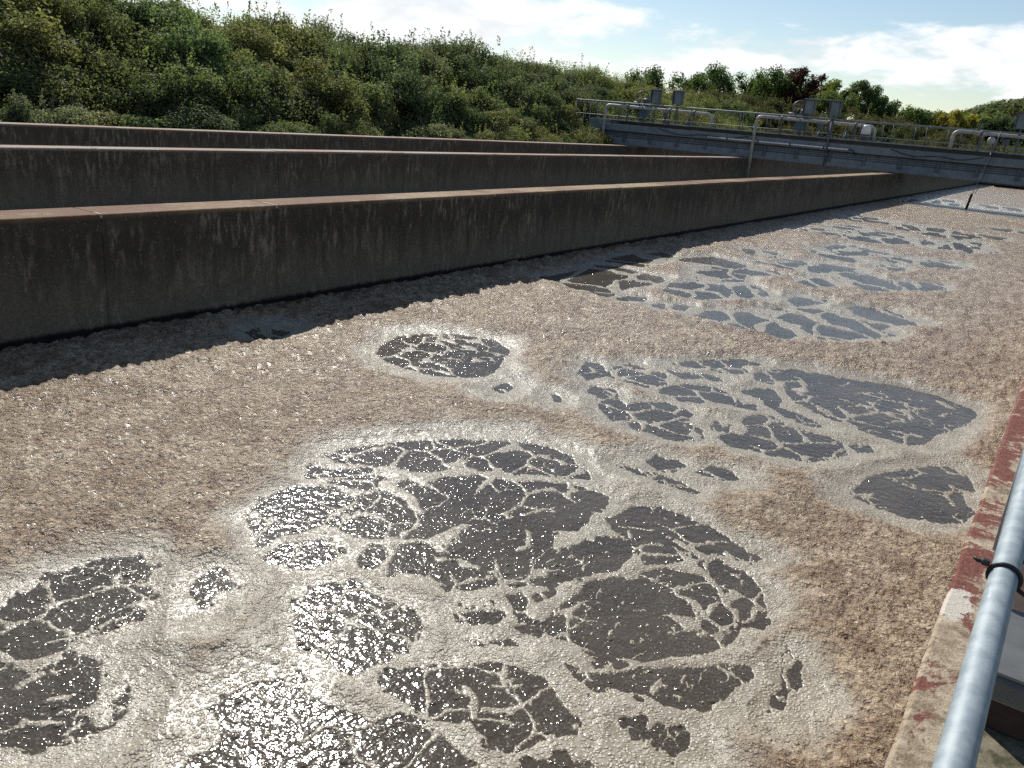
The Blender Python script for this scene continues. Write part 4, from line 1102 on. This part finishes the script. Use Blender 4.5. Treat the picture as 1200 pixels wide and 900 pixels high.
tag(endw, 'concrete end wall closing the lanes far beyond the footbridge', 'wall')

# the wall the viewer stands on
rt = thing('concrete_wall', (0.0, 3.0, -1.5), 'near right-hand wall with flaking red and cream coping beside the handrail', 'wall')
cop = MB()
yy = -3.0
edge = []
while yy < 60:
    edge.append((yy, XR + 0.002 * math.sin(yy * 5.3) + random.uniform(-0.0016, 0.0016)))
    yy += 0.06 if yy < 9 else 0.5
v, f = [], []
for (yv, xe) in edge:
    v += [(xe, yv, -1.5), (xe, yv, ZT - 0.018), (xe + 0.016, yv, ZT), (0.108, yv, ZT), (0.114, yv, ZT - 0.012), (0.114, yv, -1.5)]
for i in range(len(edge) - 1):
    for j in range(5):
        a = i * 6 + j
        f.append((a, a + 1, a + 7, a + 6))
cop.add(v, f, False)
cop.build('coping', m_coping, rt)
sl = MB().box(0.117, 2.4, -3.0, 60, -1.5, ZT - 0.014, 0.006)
tag(sl.build('walkway', m_slab), kind='structure')

# ---------------------------------------------------------------- handrail at the viewer's side
hr = thing('handrail', (0.04, 3.4, ZT), 'grey galvanised tubular handrail running along the near right edge', 'handrail')
MB().tube([(0.037, -2.5, 2.80), (0.037, 0.9, 2.80), (0.040, 1.5, 2.84), (0.046, 2.2, 2.87), (0.05, 14, 2.87)], 0.0242, 24).build('top_rail', m_galv, hr)
for yp in (-1.2, 4.3, 7.3, 10.3, 13.3):
    o = MB().tube([(0.048, yp, ZT - 0.005), (0.048, yp, 2.845)], 0.021, 14)
    o.build('post', m_galv, hr)
MB().tube([(0.05, 2.9, 2.30), (0.05, 14, 2.30)], 0.021, 14).build('mid_rail', m_galv, hr)
tie = thing('cable_tie', (0.042, 1.66, 2.8475), 'black cable tie clipped round the near galvanised handrail', 'cable tie')
MB().torus((0.042, 1.66, 2.8475), (0.04, 1, 0.08), 0.0272, 0.0042, 28, 8).build('strap', m_black, tie)
MB().box(-0.001, 0.014, 1.652, 1.668, 2.860, 2.872, 0.003).tube([(0.012, 1.66, 2.868), (-0.006, 1.66, 2.864), (-0.014, 1.662, 2.868)], [0.004, 0.004, 0.0035], 8).build('buckle', m_black, tie)
MB().tube([(0.064, 1.66, 2.834), (0.086, 1.662, 2.822), (0.10, 1.67, 2.80)], [0.005, 0.004, 0.003], 8).build('tail', m_black, tie)

cb = thing('control_box', (0.2, 2.7, 2.2), 'dark grey box with rounded corners under the near handrail', 'box')
cbm = MB().box(0.088, 0.40, 2.42, 2.86, 2.12, 2.20, 0.012)
cbm.build('housing', m_greybox, cb)
MB().box(0.094, 0.394, 2.426, 2.854, 2.2005, 2.212, 0.005).build('lid', m_greybox, cb)
MB().box(0.12, 0.36, 2.84, 2.90, 1.765, 2.119, 0.004).build('bracket', m_rust, cb)
pl = MB().box(0.15, 0.75, 2.92, 4.6, 1.764, 1.80, 0.006)  # dark flat sheet lying past the box
tag(pl.build('dark_plate', m_rust), 'dark flat plate on the walkway beyond the grey box', 'plate')

# ---------------------------------------------------------------- footbridge
XL, XE = -35.6, 5.0
YK = YB + 2.3
br = thing('footbridge', (-15, YB + 1.15, 1.8), 'blue-grey steel footbridge crossing all the lanes in the distance', 'footbridge')
for yf, sgn in ((YB, -1), (YK, 1)):
    MB().box(XL, XE, yf, yf + 0.10 * -sgn if sgn < 0 else yf + 0.10, 2.84, 3.34, 0.01).build('top_chord', m_blue, br) if sgn < 0 else MB().box(XL, XE, yf, yf + 0.10, 2.84, 3.34, 0.01).build('top_chord', m_blue, br)
    MB().box(XL, XE, yf - 0.03 if sgn < 0 else yf, yf + 0.14, 1.80, 2.34, 0.012).build('bottom_chord', m_blue, br)
MB().box(XL, XE, YB + 0.13, YB + 0.17, 2.34, 2.84).build('web_plate', m_blue_d, br)
for zz in (2.42, 2.55, 2.68):
    MB().box(XL + 0.1, XE, YB + 0.085, YB + 0.128, zz, zz + 0.05).build('web_rib', m_blue, br)
MB().box(XL, XE, YB - 0.06, YB + 0.0, 2.76, 2.825, 0.005).build('cable_duct', m_black, br)
MB().box(XL + 1.8, XE, YB + 0.03, YK - 0.03, 3.345, 3.62).build('deck', m_blue_d, br)
MB().box(XL + 2.5, XE, YB - 0.02, YB + 0.028, 3.40, 3.60, 0.005).build('deck_edge_strip', m_black, br)  # plain black strip along the deck edge
MB().box(XL, XE, YB - 0.10, YB + 0.02, 3.625, 3.69, 0.008).build('kerb_angle', m_railp, br)
MB().box(XL, XE, YK - 0.02, YK + 0.10, 3.625, 3.72, 0.008).build('kerb_angle', m_railp, br)
for xs in np.arange(XL + 0.9, XE, 2.35):
    MB().box(xs - 0.07, xs + 0.07, YB - 0.045, YB + 0.125, 2.342, 2.758, 0.006).build('stiffener', m_blue_d, br)
    MB().box(xs - 0.16, xs + 0.16, YB - 0.075, YB - 0.032, 2.05, 2.36, 0.006).build('gusset', m_blue_d, br)
MB().box(XL - 0.1, XL + 0.75, YB - 0.12, YK + 0.12, 0.4, 3.62, 0.02).build('end_pier', m_blue, br)
zr_l, zr_r = 5.05, 4.88


def zr(x):
    return zr_l + (zr_r - zr_l) * (x - XL) / (XE - XL)


for yr, off in ((YB - 0.04, 0.0), (YK + 0.04, 1.0)):
    MB().tube([(XL - 1.6, yr, zr(XL)), (XE, yr, zr(XE))], 0.036, 8).build('top_rail', m_railp, br)
    MB().tube([(XL - 1.6, yr, 3.98), (XE, yr, 3.98)], 0.022, 8).build('mid_rail', m_railp, br)
    xs = XL + 0.4 + off
    while xs < XE:
        MB().tube([(xs, yr, 3.60), (xs, yr, zr(xs) - 0.03)], 0.032, 7).build('rail_post', m_blue_d, br)
        xs += 2.1
for xe in (XL - 1.55, XL - 0.8):
    MB().tube([(xe, YB - 0.04, 1.6), (xe, YB - 0.04, zr_l - 0.03)], 0.035, 7).build('end_post', m_railp, br)
    MB().tube([(xe, YK + 0.04, 1.6), (xe, YK + 0.04, zr_l - 0.03)], 0.035, 7).build('end_post', m_railp, br)
MB().tube([(XL - 1.55, YB - 0.04, zr_l), (XL - 1.55, YK + 0.04, zr_l)], 0.035, 7).build('end_rail', m_railp, br)
MB().box(XL - 1.7, XL - 0.12, YB, YK, 1.55, 1.70).build('end_step', m_blue_d, br)

# white pipe clipped to the side of the bridge
wp = thing('white_pipe', (-20, YB - 0.1, 3.0), 'straight white pipe clipped along the side of the footbridge', 'pipe')
MB().tube([(-25.2, YB - 0.11, 3.0), (-14.7, YB - 0.11, 3.02)], 0.055, 10).build('pipe_run', m_white, wp)
for xs in (-23.6, -21.2, -18.8, -16.4):
    MB().box(xs - 0.05, xs + 0.05, YB - 0.18, YB - 0.003, 2.92, 3.10, 0.01).build('clip', m_black, wp)
MB().tube([(-14.7, YB - 0.11, 3.02), (-14.4, YB - 0.13, 2.98), (-14.15, YB - 0.13, 2.72)], 0.04, 8).build('elbow', m_black, wp)


def arc(p, q, r_, n=6):
    """points rounding the corner at q between p and r_"""
    p, q, r_ = Vector(p), Vector(q), Vector(r_)
    a, b = (p - q).normalized(), (r_ - q).normalized()
    return [(q + a * 0.42) * (1 - t) ** 2 + q * 2 * t * (1 - t) + (q + b * 0.42) * t * t for t in [i / (n - 1) for i in range(n)]]


def hoop(x0, x1, zbot, label, ztop=4.78):
    t = thing('air_pipe', (x0, YB - 0.35, zbot), label, 'pipe', 'air pipes over the footbridge')
    a, b = (x0, YB - 0.32, zbot), (x0, YB - 0.32, ztop)
    c_, d = (x1, YB + 0.75, ztop - 0.12), (x1, YB + 0.75, 3.64)
    MB().tube([a] + arc(a, b, c_) + arc(b, c_, d) + [d], 0.115, 12).build('pipe_run', m_pipe, t)
    for s in (0.22, 0.62, 0.84):
        p_ = Vector(b).lerp(Vector(c_), s)
        MB().lathe([(0.12, -0.06), (0.18, -0.055), (0.18, 0.055), (0.12, 0.06)], p_, Vector(c_) - Vector(b), 14).build('flange', m_blue_d, t)
        MB().box(p_.x - 0.06, p_.x + 0.06, p_.y - 0.06, p_.y + 0.06, 3.64, p_.z - 0.12, 0.008).build('support', m_blue_d, t)
    return t


hoop(-34.2, -25.4, 0.3, 'grey air pipe arching over the left end of the footbridge')
hoop(-21.5, -13.4, 0.1, 'grey air pipe arching over the middle of the footbridge at the second wall')
hoop(-8.35, -1.2, 3.6, 'grey air pipe arching over the deck at the right end of the footbridge')


def actuator(x, label):
    t = thing('valve_actuator', (x, YB + 0.5, 3.63), label, 'actuator', 'valve actuators on the footbridge')
    yb = YB + 0.15
    MB().box(x - 0.12, x + 0.62, yb + 0.05, yb + 0.65, 4.05, 4.98, 0.06).build('motor_housing', m_teal, t)
    MB().box(x - 0.62, x - 0.14, yb + 0.1, yb + 0.55, 4.45, 4.98, 0.05).build('gearbox', m_black, t)
    MB().tube([(x + 0.25, yb + 0.35, 3.63), (x + 0.25, yb + 0.35, 4.06)], 0.09, 10).build('pedestal', m_blue_d, t)
    wz = 5.55
    hw = MB().torus((x - 0.05, yb + 0.3, wz), (0.55, -1, 0.1), 0.48, 0.05, 22, 6)
    w_ob = hw.build('handwheel', m_blue_d, t)
    for k_ in range(3):
        q = Vector((0.55, -1, 0.1)).normalized().to_track_quat('Z', 'Y')
        e = q @ Vector((math.cos(k_ * 2.09), math.sin(k_ * 2.09), 0)) * 0.47
        cpt = Vector((x - 0.05, yb + 0.3, wz))
        MB().tube([cpt, cpt + e], 0.028, 6).build('spoke', m_blue_d, w_ob)
    MB().lathe([(0.20, -0.2), (0.26, -0.15), (0.26, 0.2), (0.16, 0.28)], (x + 0.28, yb + 0.36, 5.2), (0.2, -0.1, 1), 14).build('motor', m_blue_d, t)
    MB().tube([(x - 0.75, yb + 0.2, 5.14), (x - 0.2, yb + 0.25, 5.12)], 0.07, 8).build('conduit', m_railp, t)
    return t


actuator(-31.3, 'teal valve actuator with handwheel, left end of the footbridge')
actuator(-18.7, 'teal valve actuator with handwheel in front of the dark red tree')
actuator(-6.1, 'teal valve actuator at the right end of the footbridge') if False else None


def panel_pair(xa, xb, label, one=False):
    t = thing('instrument_panel', (xa, YB + 0.2, 3.63), label, 'panel', 'instrument panels on the footbridge')
    for x in ((xa,) if one else (xa, xb)):
        y0 = YB + 0.02
        MB().box(x - 0.32, x + 0.32, y0 + 0.05, y0 + 0.30, 5.18, 6.12, 0.02).build('panel_box', m_blue, t)
        MB().box(x - 0.40, x + 0.40, y0 - 0.12, y0 + 0.36, 6.124, 6.18, 0.01).build('hood', m_blue_d, t)
        MB().box(x - 0.40, x - 0.345, y0 - 0.08, y0 + 0.34, 5.14, 6.12, 0.008).build('side_shield', m_blue_d, t)
        MB().box(x + 0.345, x + 0.40, y0 - 0.08, y0 + 0.34, 5.14, 6.12, 0.008).build('side_shield', m_blue_d, t)
        MB().box(x - 0.06, x + 0.06, y0 + 0.12, y0 + 0.24, 3.63, 5.178, 0.01).build('stand', m_blue_d, t)
    if not one:
        MB().box(xa - 0.4, xb + 0.4, YB + 0.17, YB + 0.23, 6.184, 6.23, 0.006).build('cross_bar', m_railp, t)
    return t


panel_pair(-30.05, -28.15, 'pair of grey instrument panels with hoods at the left end of the footbridge')
panel_pair(-18.0, -16.2, 'pair of grey instrument panels with hoods in front of the green trees')
panel_pair(-4.7, -4.7, 'single grey instrument panel cut off by the right edge of the picture', True)

def valve(x, yy, label):
    t = thing('isolation_valve', (x, yy, 3.63), label, 'valve', 'small valves on the footbridge deck')
    MB().lathe([(0.12, 0.0), (0.16, 0.04), (0.16, 0.26), (0.08, 0.32), (0.05, 0.6)], (x, yy, 3.64), (0, 0, 1), 12).build('valve_body', m_blue_d, t)
    MB().torus((x, yy, 4.26), (0.1, -0.5, 1), 0.17, 0.028, 16, 6).build('handwheel', m_rust, t)
    return t


valve(-29.2, YB + 0.35, 'small valve with rusty handwheel below the left pair of panels')
valve(-27.2, YB + 0.45, 'small valve with rusty handwheel right of the left pair of panels')
valve(-17.0, YB + 0.35, 'small valve with rusty handwheel below the middle pair of panels')
valve(-15.2, YB + 0.45, 'small valve with rusty handwheel left of the small pale tank')


def junction_box(x, z, label):
    t = thing('junction_box', (x, YB - 0.02, z), label, 'box', 'junction boxes on the footbridge rail')
    MB().box(x - 0.2, x + 0.2, YB - 0.22, YB - 0.09, z, z + 0.42, 0.02).build('housing', m_blue_d, t)
    MB().tube([(x, YB - 0.15, z), (x + 0.05, YB - 0.15, z - 0.35), (x + 0.3, YB - 0.12, 3.68)], 0.025, 6).build('conduit', m_black, t)
    return t


junction_box(-28.9, 4.15, 'dark junction box on the rail between the left pair of panels')
junction_box(-16.9, 4.15, 'dark junction box on the rail between the middle pair of panels')
junction_box(-5.3, 4.1, 'dark junction box on the rail near the right edge of the picture')
for xa, xb, lab in ((-29.4, -21.9, 'black cable sagging along the bridge side at left'), (-12.0, -6.3, 'black cable sagging along the bridge side at right')):
    cbp = [(xa + (xb - xa) * u, YB - 0.13, 3.30 - 0.5 * math.sin(math.pi * u) * (0.7 + 0.3 * math.sin(9 * u))) for u in np.linspace(0, 1, 14)]
    tag(MB().tube(cbp, 0.028, 6).build('hanging_cable', m_black), lab, 'cable')

tk = thing('small_tank', (-13.95, YB + 0.7, 3.63), 'small pale round tank beside the middle pipe bend on the footbridge', 'tank')
MB().lathe([(0.26, 0.48), (0.31, 0.55), (0.31, 1.0), (0.24, 1.1), (0.06, 1.12)], (-13.95, YB + 0.7, 3.63), (0, 0, 1), 18).build('vessel', m_white, tk)
MB().box(-14.2, -13.7, YB + 0.45, YB + 0.95, 3.63, 4.108, 0.01).build('stand', m_blue_d, tk)

fl_ = thing('floodlight', (-6.1, YB + 0.1, 3.63), 'small round pale lamp head low on the bridge deck at right', 'lamp')
MB().lathe([(0.10, -0.12), (0.22, 0.0), (0.24, 0.12), (0.2, 0.16)], (-6.1, YB + 0.05, 4.35), (-0.3, -1, 0.2), 16).build('lamp_head', m_pipe, fl_)
MB().tube([(-6.0, YB + 0.18, 3.63), (-6.05, YB + 0.16, 4.3)], 0.045, 8).build('stem', m_blue_d, fl_)

# probe hanging over the foam
YP = YB - 1.2
pb = thing('hanging_probe', (-6.45, YP, 0.1), 'black probe on a thin cable hanging from the footbridge over the foam', 'probe')
MB().lathe([(0.03, 0.0), (0.075, 0.03), (0.075, 0.95), (0.04, 1.05)], (-6.45, YP, 0.02), (0.12, 0.0, 1), 12).build('probe_body', m_black, pb)
MB().tube([(-6.3, YP, 1.02), (-6.1, YB - 0.7, 2.4), (-5.95, YB - 0.14, 3.7)], 0.02, 6).build('cable', m_railp, pb)
MB().tube([(-6.16, YP, 1.02), (-5.98, YB - 0.7, 2.3), (-5.8, YB - 0.14, 3.7)], 0.014, 6).build('guide_wire', m_rust, pb)
MB().tube([(-5.95, YB - 0.14, 3.65), (-5.72, YB - 0.10, 4.9)], 0.05, 8).build('davit', m_railp, pb)

# free-standing prop in front of the bridge side
pp = thing('support_post', (-16.1, YB - 0.25, 1.8), 'dark vertical steel post against the bridge side below the panels', 'post')
MB().tube([(-16.15, YB - 0.2, 1.72), (-16.15, YB - 0.2, 5.0)], 0.07, 10).build('shaft', m_blue_d, pp)
MB().box(-16.35, -15.95, YB - 0.32, YB - 0.13, 2.5, 2.62, 0.01).build('bracket', m_blue_d, pp)
